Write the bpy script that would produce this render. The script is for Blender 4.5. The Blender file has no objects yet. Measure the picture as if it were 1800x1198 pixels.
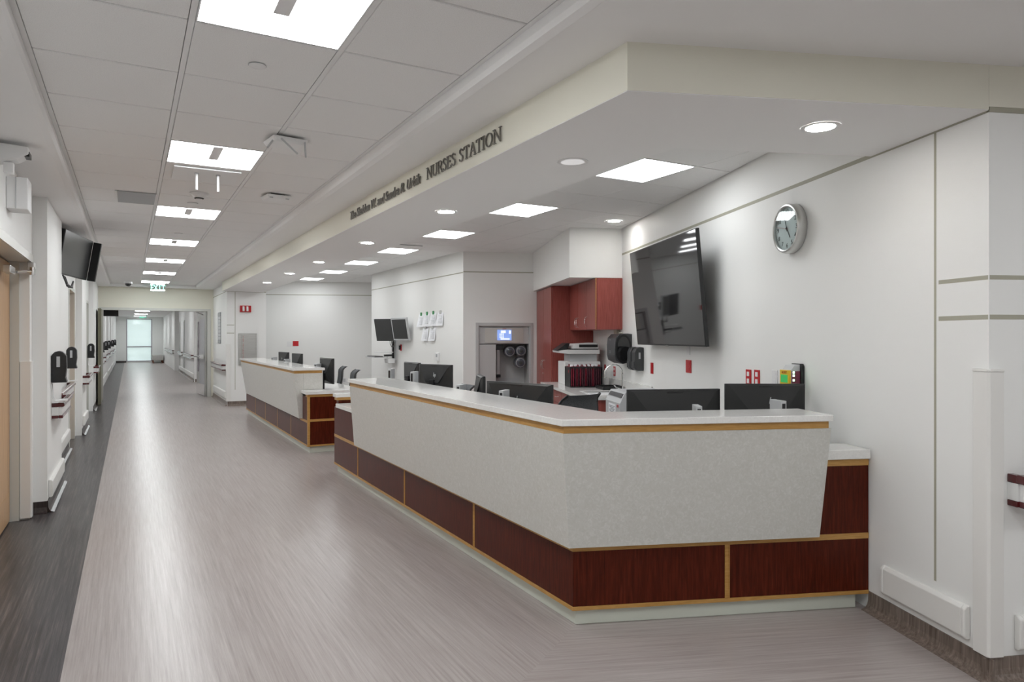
import bpy, bmesh, math, random
from mathutils import Matrix, Vector, Euler
random.seed(4)
PI = math.pi
S = bpy.context.scene
C = S.collection
def rad(a): return math.radians(a)

# ------------------------------------------------------------------ camera
cam_d = bpy.data.cameras.new('camera')
cam = bpy.data.objects.new('camera', cam_d); C.objects.link(cam)
cam_d.sensor_width = 36.0
cam_d.lens = 24.0
cam_d.shift_y = (592 - 599) / 1800.0 * 1.0
cam.location = (0, 0, 1.5)
cam.rotation_euler = (PI / 2, 0, -rad(29.25))
cam_d.clip_end = 200
S.camera = cam

# ------------------------------------------------------------------ world / exposure
w = bpy.data.worlds.new('sky'); S.world = w; w.use_nodes = True
wn = w.node_tree.nodes; bg = wn['Background']
bg.inputs['Color'].default_value = (0.98, 0.98, 1.0, 1); bg.inputs['Strength'].default_value = 1.1
S.view_settings.view_transform = 'Standard'
S.view_settings.look = 'None'
S.view_settings.gamma = 1.0
S.view_settings.use_curve_mapping = False
S.view_settings.exposure = 1.6
PANEL_E = 7.5       # ceiling light panels over the corridor
STATION_E = 3.8     # ceiling light panels over the station
FILL_E = 4.0       # unseen fill panels added to brighten the desk front
DOWN_E = 26.0       # recessed downlights
try:
    S.cycles.max_bounces = 7; S.cycles.diffuse_bounces = 5; S.cycles.glossy_bounces = 3
    S.cycles.transmission_bounces = 6; S.cycles.caustics_reflective = False; S.cycles.caustics_refractive = False
    S.cycles.sample_clamp_indirect = 6.0; S.cycles.adaptive_threshold = 0.04; S.cycles.use_light_tree = False
except Exception:
    pass

# ------------------------------------------------------------------ materials
MATS = {}
def mat(name, col, rough=0.5, metal=0.0, spec=0.5, emit=0.0, coat=0.0, alpha=1.0, trans=0.0, ecol=None):
    if name in MATS: return MATS[name]
    m = bpy.data.materials.new(name); m.use_nodes = True
    b = m.node_tree.nodes['Principled BSDF']
    b.inputs['Base Color'].default_value = (*col, 1)
    b.inputs['Roughness'].default_value = rough
    b.inputs['Metallic'].default_value = metal
    b.inputs['Specular IOR Level'].default_value = spec
    if coat: b.inputs['Coat Weight'].default_value = coat; b.inputs['Coat Roughness'].default_value = 0.12
    if trans: b.inputs['Transmission Weight'].default_value = trans
    if alpha < 1: b.inputs['Alpha'].default_value = alpha
    if emit:
        b.inputs['Emission Color'].default_value = (*(ecol or col), 1)
        b.inputs['Emission Strength'].default_value = emit
    MATS[name] = m
    return m
def ramp(m, vec_scale, nscale, detail, stops, bump=0.0, rough=None, rot=0.0, dist=0.0, nrough=0.6):
    """stretched-noise colour variation on a material made by mat()"""
    nt = m.node_tree; N = nt.nodes; L = nt.links; b = N['Principled BSDF']
    tc = N.new('ShaderNodeTexCoord'); mp = N.new('ShaderNodeMapping'); no = N.new('ShaderNodeTexNoise'); cr = N.new('ShaderNodeValToRGB')
    mr = N.new('ShaderNodeVectorRotate'); mr.rotation_type = 'Z_AXIS'; mr.inputs['Angle'].default_value = -rot
    L.new(tc.outputs['Object'], mr.inputs['Vector']); L.new(mr.outputs[0], mp.inputs['Vector'])
    mp.inputs['Scale'].default_value = vec_scale
    no.inputs['Scale'].default_value = nscale; no.inputs['Detail'].default_value = detail; no.inputs['Roughness'].default_value = nrough
    no.inputs['Distortion'].default_value = dist
    L.new(mp.outputs[0], no.inputs['Vector']); L.new(no.outputs['Fac'], cr.inputs['Fac'])
    e = cr.color_ramp.elements
    while len(e) > 1: e.remove(e[-1])
    for i, (p, c) in enumerate(stops):
        if i == 0: e[0].position = p; e[0].color = (*c, 1)
        else: k = e.new(p); k.color = (*c, 1)
    L.new(cr.outputs['Color'], b.inputs['Base Color'])
    if bump:
        bp = N.new('ShaderNodeBump'); bp.inputs['Strength'].default_value = bump; bp.inputs['Distance'].default_value = 0.002
        L.new(no.outputs['Fac'], bp.inputs['Height']); L.new(bp.outputs[0], b.inputs['Normal'])
    return m
WALL = mat('wall_paint', (0.855, 0.855, 0.84), 0.5, spec=0.3)
CREAM = mat('wall_paint_cream', (0.80, 0.78, 0.68), 0.55, spec=0.25)
GYP = mat('ceiling_paint', (0.86, 0.855, 0.85), 0.65, spec=0.2)
TILE = ramp(mat('ceiling_tile', (0.78, 0.77, 0.76), 0.9, spec=0.1), (1, 1, 1), 260, 2, [(0.35, (0.79, 0.785, 0.78)), (0.55, (0.87, 0.865, 0.86))])
TEE = mat('grid_white_metal', (0.82, 0.82, 0.82), 0.4)
GROOVE = mat('groove_shade_tone', (0.40, 0.385, 0.31), 0.6)  # flush strips, darker in colour for the shade of a recessed groove
CHERRY = ramp(mat('dark_cherry_veneer', (0.07, 0.015, 0.01), 0.30, spec=0.16), (14, 14, 0.9), 6, 5,
              [(0.30, (0.046, 0.0066, 0.0026)), (0.5, (0.076, 0.0115, 0.0046)), (0.72, (0.115, 0.020, 0.0085))], dist=0.6)
CHERRY2 = ramp(mat('cabinet_cherry_laminate', (0.2, 0.04, 0.03), 0.32, spec=0.35), (18, 18, 0.8), 6, 5,
              [(0.30, (0.23, 0.052, 0.042)), (0.5, (0.31, 0.076, 0.062)), (0.72, (0.38, 0.102, 0.086))], dist=0.4)
GOLD = ramp(mat('honey_maple_strip', (0.5, 0.27, 0.06), 0.38), (3, 3, 30), 5, 4,
            [(0.3, (0.42, 0.215, 0.05)), (0.7, (0.56, 0.32, 0.10))])
STONE = ramp(mat('grey_beige_quartz', (0.5, 0.49, 0.44), 0.32, spec=0.4), (1, 1, 1), 42, 6,
             [(0.35, (0.575, 0.57, 0.53)), (0.52, (0.61, 0.605, 0.57)), (0.68, (0.67, 0.665, 0.635))], dist=1.5)
TOP = ramp(mat('polished_quartz_top', (0.66, 0.65, 0.62), 0.08, spec=0.18), (1, 1, 1), 60, 5,
           [(0.35, (0.76, 0.755, 0.735)), (0.6, (0.82, 0.815, 0.795))], dist=1.2)
TOE = mat('toe_kick_laminate', (0.66, 0.69, 0.61), 0.3)
def floor_mat(name, stops, rot, rough, spec):
    m = ramp(mat(name, (0.3, 0.3, 0.3), rough, spec=spec), (1.0, 0.022, 1.0), 62, 6, stops, rot=rot, nrough=0.75)
    return m
LSTOPS = [(0.30, (0.27, 0.235, 0.22)), (0.44, (0.345, 0.30, 0.285)), (0.54, (0.385, 0.345, 0.33)), (0.70, (0.46, 0.42, 0.405))]
DSTOPS = [(0.32, (0.022, 0.019, 0.019)), (0.46, (0.045, 0.041, 0.043)), (0.54, (0.07, 0.063, 0.065)), (0.68, (0.16, 0.13, 0.122))]
FL = floor_mat('light_wood_grain_vinyl', LSTOPS, 0, 0.275, 0.42)
FLX = floor_mat('light_wood_grain_vinyl_turned', LSTOPS, rad(69), 0.275, 0.42)
FD = floor_mat('dark_wood_grain_vinyl', DSTOPS, 0, 0.275, 0.42)
BASE = ramp(mat('cove_base_vinyl', (0.3, 0.25, 0.22), 0.35), (30, 30, 1.0), 2.2, 5,
            [(0.30, (0.10, 0.07, 0.055)), (0.5, (0.18, 0.14, 0.115)), (0.70, (0.28, 0.225, 0.195))])
BASED = ramp(mat('dark_cove_base_vinyl', (0.05, 0.03, 0.03), 0.3), (30, 30, 1.0), 2.2, 5,
            [(0.25, (0.015, 0.01, 0.01)), (0.5, (0.035, 0.025, 0.024)), (0.75, (0.08, 0.055, 0.05))])
PVC = mat('white_bumper_vinyl', (0.80, 0.79, 0.765), 0.35)
BURG = mat('burgundy_wood_rail', (0.085, 0.010, 0.012), 0.18, coat=0.4)
RAILW = mat('rail_body_white', (0.78, 0.78, 0.77), 0.3)
OAK = ramp(mat('maple_door', (0.6, 0.38, 0.2), 0.35), (12, 12, 0.7), 4, 4, [(0.3, (0.52, 0.31, 0.15)), (0.7, (0.66, 0.42, 0.23))])
JAMB = mat('grey_door_frame', (0.62, 0.62, 0.58), 0.35)
STEEL = ramp(mat('brushed_steel', (0.55, 0.55, 0.53), 0.3, metal=1.0), (1, 1, 60), 4, 3, [(0.3, (0.48, 0.48, 0.46)), (0.7, (0.62, 0.62, 0.60))])
CHROME = mat('chrome', (0.8, 0.8, 0.8), 0.08, metal=1.0)
SATIN = mat('satin_nickel', (0.65, 0.65, 0.64), 0.28, metal=1.0)
BLACKP = mat('black_plastic', (0.012, 0.012, 0.013), 0.35)
BLACKM = mat('black_matte_plastic', (0.018, 0.018, 0.019), 0.5)
MONB = mat('monitor_back_black', (0.016, 0.0165, 0.017), 0.36)
MACH = mat('machine_grey_enamel', (0.54, 0.54, 0.54), 0.4)
CHARP = mat('charcoal_plastic', (0.045, 0.048, 0.05), 0.35)
SCREEN = mat('dark_screen_glass', (0.012, 0.012, 0.013), 0.04, spec=0.8)
SCREENG = mat('grey_matte_screen', (0.035, 0.036, 0.037), 0.28, spec=0.7)
MESHC = ramp(mat('chair_mesh_fabric', (0.05, 0.052, 0.055), 0.7), (1, 1, 1), 240, 1, [(0.4, (0.05, 0.054, 0.058)), (0.6, (0.115, 0.12, 0.128))])
GREYP = mat('light_grey_plastic', (0.52, 0.53, 0.54), 0.4)
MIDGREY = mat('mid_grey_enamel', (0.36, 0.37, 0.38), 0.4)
WHITEP = mat('white_plastic', (0.80, 0.80, 0.80), 0.35)
PAPER = mat('paper', (0.88, 0.89, 0.92), 0.8)
INK = mat('printed_ink', (0.25, 0.26, 0.28), 0.8)
RED = mat('red_plate', (0.50, 0.008, 0.014), 0.3)
REDF = mat('red_folder', (0.20, 0.006, 0.022), 0.45)
REDD = mat('maroon_folder', (0.055, 0.006, 0.014), 0.45)
GREENM = mat('green_magnet', (0.08, 0.33, 0.13), 0.5)
YEL = mat('yellow_plastic', (0.80, 0.52, 0.02), 0.4)
LETTER = mat('brushed_bronze_letters', (0.22, 0.21, 0.19), 0.4, metal=0.5)
PURPLE = mat('mauve_door_edge', (0.20, 0.10, 0.15), 0.4)
DARKD = mat('walnut_door_face', (0.05, 0.03, 0.018), 0.35)
OLIVE = mat('bronze_door_edge', (0.17, 0.16, 0.11), 0.4)
CLOCKF = mat('clock_face', (0.72, 0.72, 0.72), 0.35)
PIPE = mat('clear_plastic_dark', (0.10, 0.11, 0.14), 0.1)
FROST = mat('reflector_white', (0.85, 0.85, 0.86), 0.25)
LIT = mat('light_panel_lens', (1, 1, 1), 0.5, emit=PANEL_E, ecol=(0.955, 0.985, 1.0))
LITS = mat('light_panel_lens_station', (1, 1, 1), 0.5, emit=STATION_E, ecol=(0.955, 0.985, 1.0))
LITFILL = mat('added_fill_panel_lens', (1, 1, 1), 0.5, emit=FILL_E, ecol=(0.955, 0.985, 1.0))  # lens of the added fill panels
LITO = mat('dim_downlight_lens', (0.8, 0.8, 0.8), 0.4, emit=0.12, ecol=(1, 1, 1))
LITD = mat('downlight_lens', (1, 1, 1), 0.5, emit=DOWN_E, ecol=(1.0, 0.985, 0.95))
EXITG = mat('exit_lit_letters', (0.1, 0.8, 0.5), 0.5, emit=0.6, ecol=(0.10, 0.85, 0.52))
LCDG = mat('green_lcd', (0.03, 0.35, 0.08), 0.3, emit=0.10, ecol=(0.05, 0.6, 0.15))
LCDB = mat('blue_lcd', (0.25, 0.4, 0.8), 0.3, emit=0.28, ecol=(0.22, 0.33, 0.72))
LCDW = mat('white_lcd', (0.8, 0.85, 0.9), 0.3, emit=0.30, ecol=(0.85, 0.9, 1.0))
LED = mat('green_led', (0.3, 1, 0.5), 0.3, emit=2.0, ecol=(0.35, 1, 0.5))
for m_ in (EXITG, LCDG, LCDB, LCDW, LED, LITO): m_.cycles.emission_sampling = 'NONE'
CABLE = mat('black_cable', (0.015, 0.015, 0.015), 0.4)
FABRIC = ramp(mat('grey_bench_fabric', (0.5, 0.49, 0.47), 0.8), (1, 1, 1), 60, 3, [(0.3, (0.45, 0.44, 0.42)), (0.7, (0.55, 0.54, 0.52))])
LEGW = mat('bench_leg_wood', (0.18, 0.06, 0.03), 0.4)
def glass_mat():
    m = bpy.data.materials.new('window_glass'); m.use_nodes = True; nt = m.node_tree; N = nt.nodes; L = nt.links
    N.remove(N['Principled BSDF'])
    t = N.new('ShaderNodeBsdfTransparent'); g = N.new('ShaderNodeBsdfGlossy'); g.inputs['Roughness'].default_value = 0.02
    t.inputs['Color'].default_value = (0.92, 0.96, 0.96, 1)
    mx = N.new('ShaderNodeMixShader'); mx.inputs['Fac'].default_value = 0.06
    L.new(t.outputs[0], mx.inputs[1]); L.new(g.outputs[0], mx.inputs[2]); L.new(mx.outputs[0], N['Material Output'].inputs['Surface'])
    return m
GLASS = glass_mat()
def shade_mat():
    m = bpy.data.materials.new('translucent_window_shade'); m.use_nodes = True; nt = m.node_tree; N = nt.nodes; L = nt.links
    N.remove(N['Principled BSDF'])
    t = N.new('ShaderNodeBsdfTranslucent'); d = N.new('ShaderNodeBsdfDiffuse'); p = N.new('ShaderNodeBsdfTransparent')
    t.inputs['Color'].default_value = (0.80, 0.87, 0.88, 1); d.inputs['Color'].default_value = (0.75, 0.78, 0.78, 1)
    a = N.new('ShaderNodeMixShader'); a.inputs['Fac'].default_value = 0.3
    b = N.new('ShaderNodeMixShader'); b.inputs['Fac'].default_value = 0.12
    tc = N.new('ShaderNodeTexCoord'); mp = N.new('ShaderNodeMapping'); mp.inputs['Scale'].default_value = (0.3, 1, 2.2)
    no = N.new('ShaderNodeTexNoise'); no.inputs['Scale'].default_value = 1.6; no.inputs['Detail'].default_value = 3
    cr = N.new('ShaderNodeValToRGB'); cr.color_ramp.elements[0].color = (0.74, 0.77, 0.79, 1); cr.color_ramp.elements[1].color = (0.87, 0.895, 0.92, 1)
    L.new(tc.outputs['Object'], mp.inputs['Vector']); L.new(mp.outputs[0], no.inputs['Vector']); L.new(no.outputs['Fac'], cr.inputs['Fac']); L.new(cr.outputs[0], t.inputs['Color'])
    L.new(t.outputs[0], a.inputs[1]); L.new(d.outputs[0], a.inputs[2]); L.new(a.outputs[0], b.inputs[1]); L.new(p.outputs[0], b.inputs[2])
    L.new(b.outputs[0], N['Material Output'].inputs['Surface'])
    return m
SHADE = shade_mat()


# ------------------------------------------------------------------ text meshes (made while the scene is still empty, so it is quick)
TXT = {}
def txt_mesh(s, size, m, extrude=0.0, shear=0.0, name='text'):
    k = (s, size, extrude, shear)
    if k not in TXT:
        cu = bpy.data.curves.new(name, 'FONT'); cu.body = s; cu.size = size; cu.extrude = extrude; cu.shear = shear
        cu.align_x = 'CENTER'; cu.align_y = 'CENTER'; cu.resolution_u = 3
        o = bpy.data.objects.new(name, cu); C.objects.link(o)
        dg = bpy.context.evaluated_depsgraph_get(); dg.update()
        TXT[k] = bpy.data.meshes.new_from_object(o.evaluated_get(dg))
        bpy.data.objects.remove(o); bpy.data.curves.remove(cu)
    me = TXT[k].copy(); me.materials.clear(); me.materials.append(m); me.name = name
    return me
def text_width(s, size):
    me = txt_mesh(s, size, LETTER, 0, 0.22); xs = [v.co.x for v in me.vertices]; r = max(xs) - min(xs); bpy.data.meshes.remove(me); return r
DONOR = 'The Sheldon W. and Sandra R. Urbik'; DSIZE = 0.104
DW = [text_width(DONOR[:i + 1], DSIZE) for i in range(len(DONOR))]
for ch in set(DONOR.replace(' ', '')): txt_mesh(ch, DSIZE, LETTER, 0.005, 0.22)
for k in range(1, 13): txt_mesh(str(k), 0.042, LETTER, 0.0006)
for ch in set('FIREEXTINGUISHER'): txt_mesh(ch, 0.036, LETTER, 0.0006)
for ch in 'EXIT': txt_mesh(ch, 0.20 * 0.92, LETTER, 0.0006); txt_mesh(ch, 0.20, LETTER, 0.0006)
txt_mesh('ALERT', 0.022, LETTER, 0.0006)

# ------------------------------------------------------------------ mesh helpers
class MB:
    def __init__(s): s.v = []; s.f = []; s.smooth = False
    def raw(s, v, f):
        o = len(s.v); s.v += [tuple(p) for p in v]; s.f += [tuple(i + o for i in q) for q in f]; return s
    def hexa(s, b, t):      # two quads, same winding (counter-clockwise from above)
        return s.raw(list(b) + list(t), [(3, 2, 1, 0), (4, 5, 6, 7), (0, 1, 5, 4), (1, 2, 6, 5), (2, 3, 7, 6), (3, 0, 4, 7)])
    def box(s, x0, x1, y0, y1, z0, z1):
        return s.hexa([(x0, y0, z0), (x1, y0, z0), (x1, y1, z0), (x0, y1, z0)], [(x0, y0, z1), (x1, y0, z1), (x1, y1, z1), (x0, y1, z1)])
    def prism(s, poly, z0, z1):
        n = len(poly)
        a = sum(poly[i][0] * poly[(i + 1) % n][1] - poly[(i + 1) % n][0] * poly[i][1] for i in range(n))
        if a < 0: poly = poly[::-1]
        return s.raw([(x, y, z0) for x, y in poly] + [(x, y, z1) for x, y in poly],
                     [tuple(range(n))[::-1], tuple(range(n, 2 * n))] + [(i, (i + 1) % n, (i + 1) % n + n, i + n) for i in range(n)])
    def extr(s, prof, x0, x1):      # profile in (y,z), extruded along x
        n = len(prof)
        return s.raw([(x0, y, z) for y, z in prof] + [(x1, y, z) for y, z in prof],
                     [tuple(range(n)), tuple(range(n, 2 * n))[::-1]] + [(i, i + n, (i + 1) % n + n, (i + 1) % n) for i in range(n)])
    def extry(s, prof, y0, y1):     # profile in (x,z), extruded along y
        n = len(prof)
        return s.raw([(x, y0, z) for x, z in prof] + [(x, y1, z) for x, z in prof],
                     [tuple(range(n)), tuple(range(n, 2 * n))[::-1]] + [(i, i + n, (i + 1) % n + n, (i + 1) % n) for i in range(n)])
    def cyl(s, c, r, h, axis='z', n=20, r2=None):
        r2 = r if r2 is None else r2; v = []
        for k, (rr, hh) in enumerate(((r, 0), (r2, h))):
            for i in range(n):
                a = 2 * PI * i / n; p, q = rr * math.cos(a), rr * math.sin(a)
                d = {'z': (p, q, hh), 'y': (q, hh, p), 'x': (hh, p, q)}[axis]
                v.append((c[0] + d[0], c[1] + d[1], c[2] + d[2]))
        return s.raw(v, [tuple(range(n))[::-1], tuple(range(n, 2 * n))] + [(i, (i + 1) % n, (i + 1) % n + n, i + n) for i in range(n)])
    def lathe(s, prof, c=(0, 0, 0), axis='z', n=28):    # prof: (r, h) open polyline
        v = []; f = []; m = len(prof)
        for r, h in prof:
            for i in range(n):
                a = 2 * PI * i / n; p, q = r * math.cos(a), r * math.sin(a)
                d = {'z': (p, q, h), 'y': (q, h, p), 'x': (h, p, q)}[axis]
                v.append((c[0] + d[0], c[1] + d[1], c[2] + d[2]))
        for j in range(m - 1):
            for i in range(n): f.append((j * n + i, j * n + (i + 1) % n, (j + 1) * n + (i + 1) % n, (j + 1) * n + i))
        return s.raw(v, f)
    def tube(s, pts, r, n=8):
        pts = [Vector(p) for p in pts]; v = []; f = []; m = len(pts)
        up = Vector((0.13, 0.21, 0.97))
        for j, p in enumerate(pts):
            t = (pts[min(j + 1, m - 1)] - pts[max(j - 1, 0)]).normalized()
            a = t.cross(up)
            if a.length < 1e-4: a = t.cross(Vector((1, 0, 0)))
            a.normalize(); b = t.cross(a)
            rr = r[j] if isinstance(r, (list, tuple)) else r
            for i in range(n):
                g = 2 * PI * i / n; v.append(p + a * rr * math.cos(g) + b * rr * math.sin(g))
        for j in range(m - 1):
            for i in range(n): f.append((j * n + i, j * n + (i + 1) % n, (j + 1) * n + (i + 1) % n, (j + 1) * n + i))
        f.append(tuple(range(n))[::-1]); f.append(tuple(range((m - 1) * n, m * n)))
        return s.raw(v, f)
    def xf(s, M, start=0):
        for i in range(start, len(s.v)): s.v[i] = tuple(M @ Vector(s.v[i]))
        return s
    def mesh(s, name, m=None, bev=0.0, seg=2, smooth=False):
        me = bpy.data.meshes.new(name); me.from_pydata(s.v, [], s.f)
        bm = bmesh.new(); bm.from_mesh(me); (bmesh.ops.recalc_face_normals(bm, faces=bm.faces) if len(bm.faces) > 1 else None)
        if bev:
            es = [e for e in bm.edges if len(e.link_faces) == 2 and e.calc_face_angle(0) > 0.5]
            bmesh.ops.bevel(bm, geom=es, offset=bev, segments=seg, profile=0.5, affect='EDGES', clamp_overlap=True)
        for f in bm.faces: f.smooth = smooth
        if smooth:
            for e in bm.edges:
                if len(e.link_faces) == 2 and e.calc_face_angle(0) > 0.7: e.smooth = False
        bm.to_mesh(me); bm.free()
        if m: me.materials.append(m)
        return me
def B(*a): return MB().box(*a)

def link(name, me, parent=None, world=False, loc=None, rz=0.0):
    o = bpy.data.objects.new(name, me); C.objects.link(o)
    if loc is not None: o.location = loc
    if rz: o.rotation_euler = (0, 0, rz)
    if parent is not None:
        o.parent = parent
        if world: o.matrix_parent_inverse = Matrix.LocRotScale(parent.location, parent.rotation_euler, None).inverted()
    return o
def part(name, mb, m, parent, world=False, bev=0.0, smooth=False, seg=2, label=None):
    o = link(name, mb.mesh(name, m, bev, seg, smooth), parent, world)
    if label: o['label'] = label
    return o
def tag(o, label, cat, group=None, kind=None):
    o['label'] = label
    if cat: o['category'] = cat
    if group: o['group'] = group
    if kind: o['kind'] = kind
    return o
def thing(name, label, cat, loc=(0, 0, 0), rz=0.0, group=None):
    o = bpy.data.objects.new(name, None); C.objects.link(o); o.location = loc; o.rotation_euler = (0, 0, rz)
    o.empty_display_size = 0.1
    return tag(o, label, cat, group)
def solo(name, mb, m, label, cat, loc=None, rz=0.0, group=None, bev=0.0, smooth=False):
    return tag(link(name, mb.mesh(name, m, bev, 2, smooth), None, False, loc, rz), label, cat, group)
def struct(name, mb, m, label, cat, bev=0.0, loc=None, rz=0.0):
    return tag(link(name, mb.mesh(name, m, bev), None, False, loc, rz), label, cat, None, 'structure')
def dup(root, loc=None, rz=None, label=None, group=None):
    r = root.copy(); C.objects.link(r)
    if loc is not None: r.location = loc
    if rz is not None: r.rotation_euler = (0, 0, rz)
    if label: r['label'] = label
    if group: r['group'] = group
    for ch in root.children:
        c = ch.copy(); C.objects.link(c); c.parent = r
        for g in ch.children:
            d = g.copy(); C.objects.link(d); d.parent = c
    return r

# station frame: u runs along the clock wall, v points out of it into the room
W0 = (3.279, 1.586); ANG = rad(69)
EU = (math.cos(ANG), math.sin(ANG)); EV = (-math.sin(ANG), math.cos(ANG))
def RW(u, v): return (W0[0] + EU[0] * u + EV[0] * v, W0[1] + EU[1] * u + EV[1] * v)
def RL(u, v, z=0): x, y = RW(u, v); return (x, y, z)
RZ = ANG                 # rotation of a thing whose back is on the clock wall
RZF = rad(159)           # rotation of a thing facing the camera in the station frame
FR = dict(loc=(W0[0], W0[1], 0), rz=ANG)
LW = -PI / 2             # thing on the left corridor wall
RWL = PI / 2             # thing on a wall facing the corridor from the right

ZT, ZG, ZS, ZC, ZR = 2.755, 2.69, 2.495, 2.80, 2.495     # tile, gypsum, soffit, station ceiling, reveal
TX = [-0.385, 0.215, 0.812, 1.408]
TY0, TDY = 2.99, 0.622

# ================================================================== SETTING
# floors -----------------------------------------------------------
P0 = (2.0, 2.926)
m1 = (P0[0] - 6.0, P0[1] - 4.12)
struct('floor', MB().prism([(-0.265, -4.2), (-0.265, 46), (2.4, 46), (2.4, 19.0), (7.2, 19.0), (7.2, 4.0), (2.3, 3.13), (P0[0] - 2.265, P0[1] - 1.556)], -0.1, 0.0), FL,
       'light brown wood grain vinyl floor running down the corridor', 'floor')
struct('floor_front', MB().prism([(P0[0] - 2.265, P0[1] - 1.556), (2.3, 3.13), (7.2, 4.0), (8.2, -4.2), (-0.265, -4.2)], -0.1, 0.0), FLX,
       'light wood grain vinyl floor with grain turned across the desk front', 'floor')
struct('floor_border', MB().box(-1.2, -0.265, -4.2, 46, -0.1, 0.0), FD, 'dark wood grain vinyl strip along the left wall', 'floor')

# ceilings ---------------------------------------------------------
ceil = struct('ceiling', MB().box(TX[0] - 0.02, TX[3] + 0.02, -4.2, 18.36, ZT + 0.03, ZT + 0.09), GYP, 'suspended tile ceiling over the corridor', 'ceiling')
LIGHT_ROWS = [-9, -5, -1, 3, 7, 11, 15, 19, 23]     # rows whose middle tile is a light
tile_me = {}
def tile_mesh(wx, wy):
    k = (round(wx, 3), round(wy, 3))
    if k not in tile_me:
        g = 0.007
        tile_me[k] = MB().box(0.014, wx - 0.014, g, wy - g, 0, 0.02).mesh('ceiling_tile', TILE, 0.003, 1)
    return tile_me[k]
nrow0, nrow1 = -11, 24
for r in range(nrow0, nrow1 + 1):
    for c in range(3):
        if c == 1 and r in LIGHT_ROWS: continue
        link('ceiling_tile', tile_mesh(TX[c + 1] - TX[c], TDY), ceil, False, (TX[c], TY0 + r * TDY, ZT + 0.002))
for x in TX:
    part('ceiling_grid_runner', B(x - 0.0115, x + 0.0115, -4.2, 18.36, ZT + 0.003, ZT + 0.028), TEE, ceil)
cross = B(TX[0], TX[3], -0.006, 0.006, ZT + 0.014, ZT + 0.027).mesh('ceiling_grid_cross_tee', TEE)
for r in range(nrow0, nrow1 + 2):
    link('ceiling_grid_cross_tee', cross, ceil, False, (0, TY0 + r * TDY, 0))
# gypsum around the tile field
def nosing(x_in, x_out, y0, y1, z0, z1):
    """rounded edge of the lowered border"""
    return MB().extry([(x_in, z1), (x_in, z0 + 0.03), (x_in + (x_out - x_in) * 0.25, z0 + 0.009), (x_out, z0), (x_out, z1)], y0, y1)
struct('ceiling_border_left', MB().box(-1.2, TX[0] - 0.06, -4.2, 18.7, ZG, ZG + 0.16), GYP, 'smooth painted ceiling border along the left wall', 'ceiling')
struct('trim_1', nosing(TX[0] - 0.012, TX[0] - 0.0605, -4.2, 18.7, ZG, ZG + 0.14), GYP, 'rounded white ceiling edge left of the tiles', 'trim')
struct('ceiling_border_right', MB().prism([(TX[3] + 0.0605, -4.2), (TX[3] + 0.0605, 18.7), (1.95, 18.7), (1.95, 16.005), (1.78, 16.005), (1.78, 2.2), RW(0.02, 0.1), RW(0.02, -4.4), (8.2, -4.2)], ZG, ZG + 0.16), GYP,
       'smooth painted ceiling between the tiles and the soffit', 'ceiling')
struct('trim_2', nosing(TX[3] + 0.012, TX[3] + 0.06, -4.2, 18.7, ZG, ZG + 0.14), GYP, 'rounded white ceiling edge right of the tiles', 'trim')
struct('ceiling_end', MB().box(TX[0] - 0.06, TX[3] + 0.06, 18.37, 18.7, ZG, ZG + 0.14), GYP, 'painted ceiling strip above the double doors', 'ceiling')
# soffit over the station
sof = MB().prism([(1.75, 2.173), RW(0, 0.0), RW(0.78, 0.0), RW(0.78, 1.136), (2.6, 16.0), (1.75, 16.0)], ZS, ZC + 0.2)
struct('soffit', sof, CREAM, 'cream soffit band running over the nurses station desks', 'soffit')
struct('ceiling_soffit', MB().prism([(1.752, 2.176), RW(0.003, 0.0), RW(0.777, 0.0), RW(0.777, 1.133), (2.597, 15.95), (1.752, 15.95)], ZS - 0.003, ZS + 0.01), GYP,
       'grey white underside of the soffit', 'ceiling')
# station tile ceiling
SX = [2.59, 3.19, 3.79, 4.39, 4.99, 5.59, 6.19]
SY0, SDY = 3.86, 0.634
def clip(poly, p, n):
    out = []
    for i in range(len(poly)):
        a, b = poly[i], poly[(i + 1) % len(poly)]
        da = (a[0] - p[0]) * n[0] + (a[1] - p[1]) * n[1]; db = (b[0] - p[0]) * n[0] + (b[1] - p[1]) * n[1]
        if da >= 0: out.append(a)
        if da * db < 0:
            t = da / (da - db); out.append((a[0] + (b[0] - a[0]) * t, a[1] + (b[1] - a[1]) * t))
    return out
sceil = struct('ceiling_station', MB().prism([(2.4, 1.9), (3.6, 1.4), (6.4, 8.5), (6.4, 17.2), (2.4, 17.2)], ZC + 0.03, ZC + 0.1), GYP, 'suspended tile ceiling over the nurses station', 'ceiling')
def inside(poly):
    poly = clip(poly, RW(0, 0.012), EV)                       # clock wall
    poly = clip(poly, (2.65, 16.84), (-math.sin(rad(21)), -math.cos(rad(21))))   # back wall
    poly = clip(poly, RW(0.79, 0), EU)
    return poly
ST_LIGHTS = [0, 3, 6, 9, 12, 15, 18]
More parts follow.
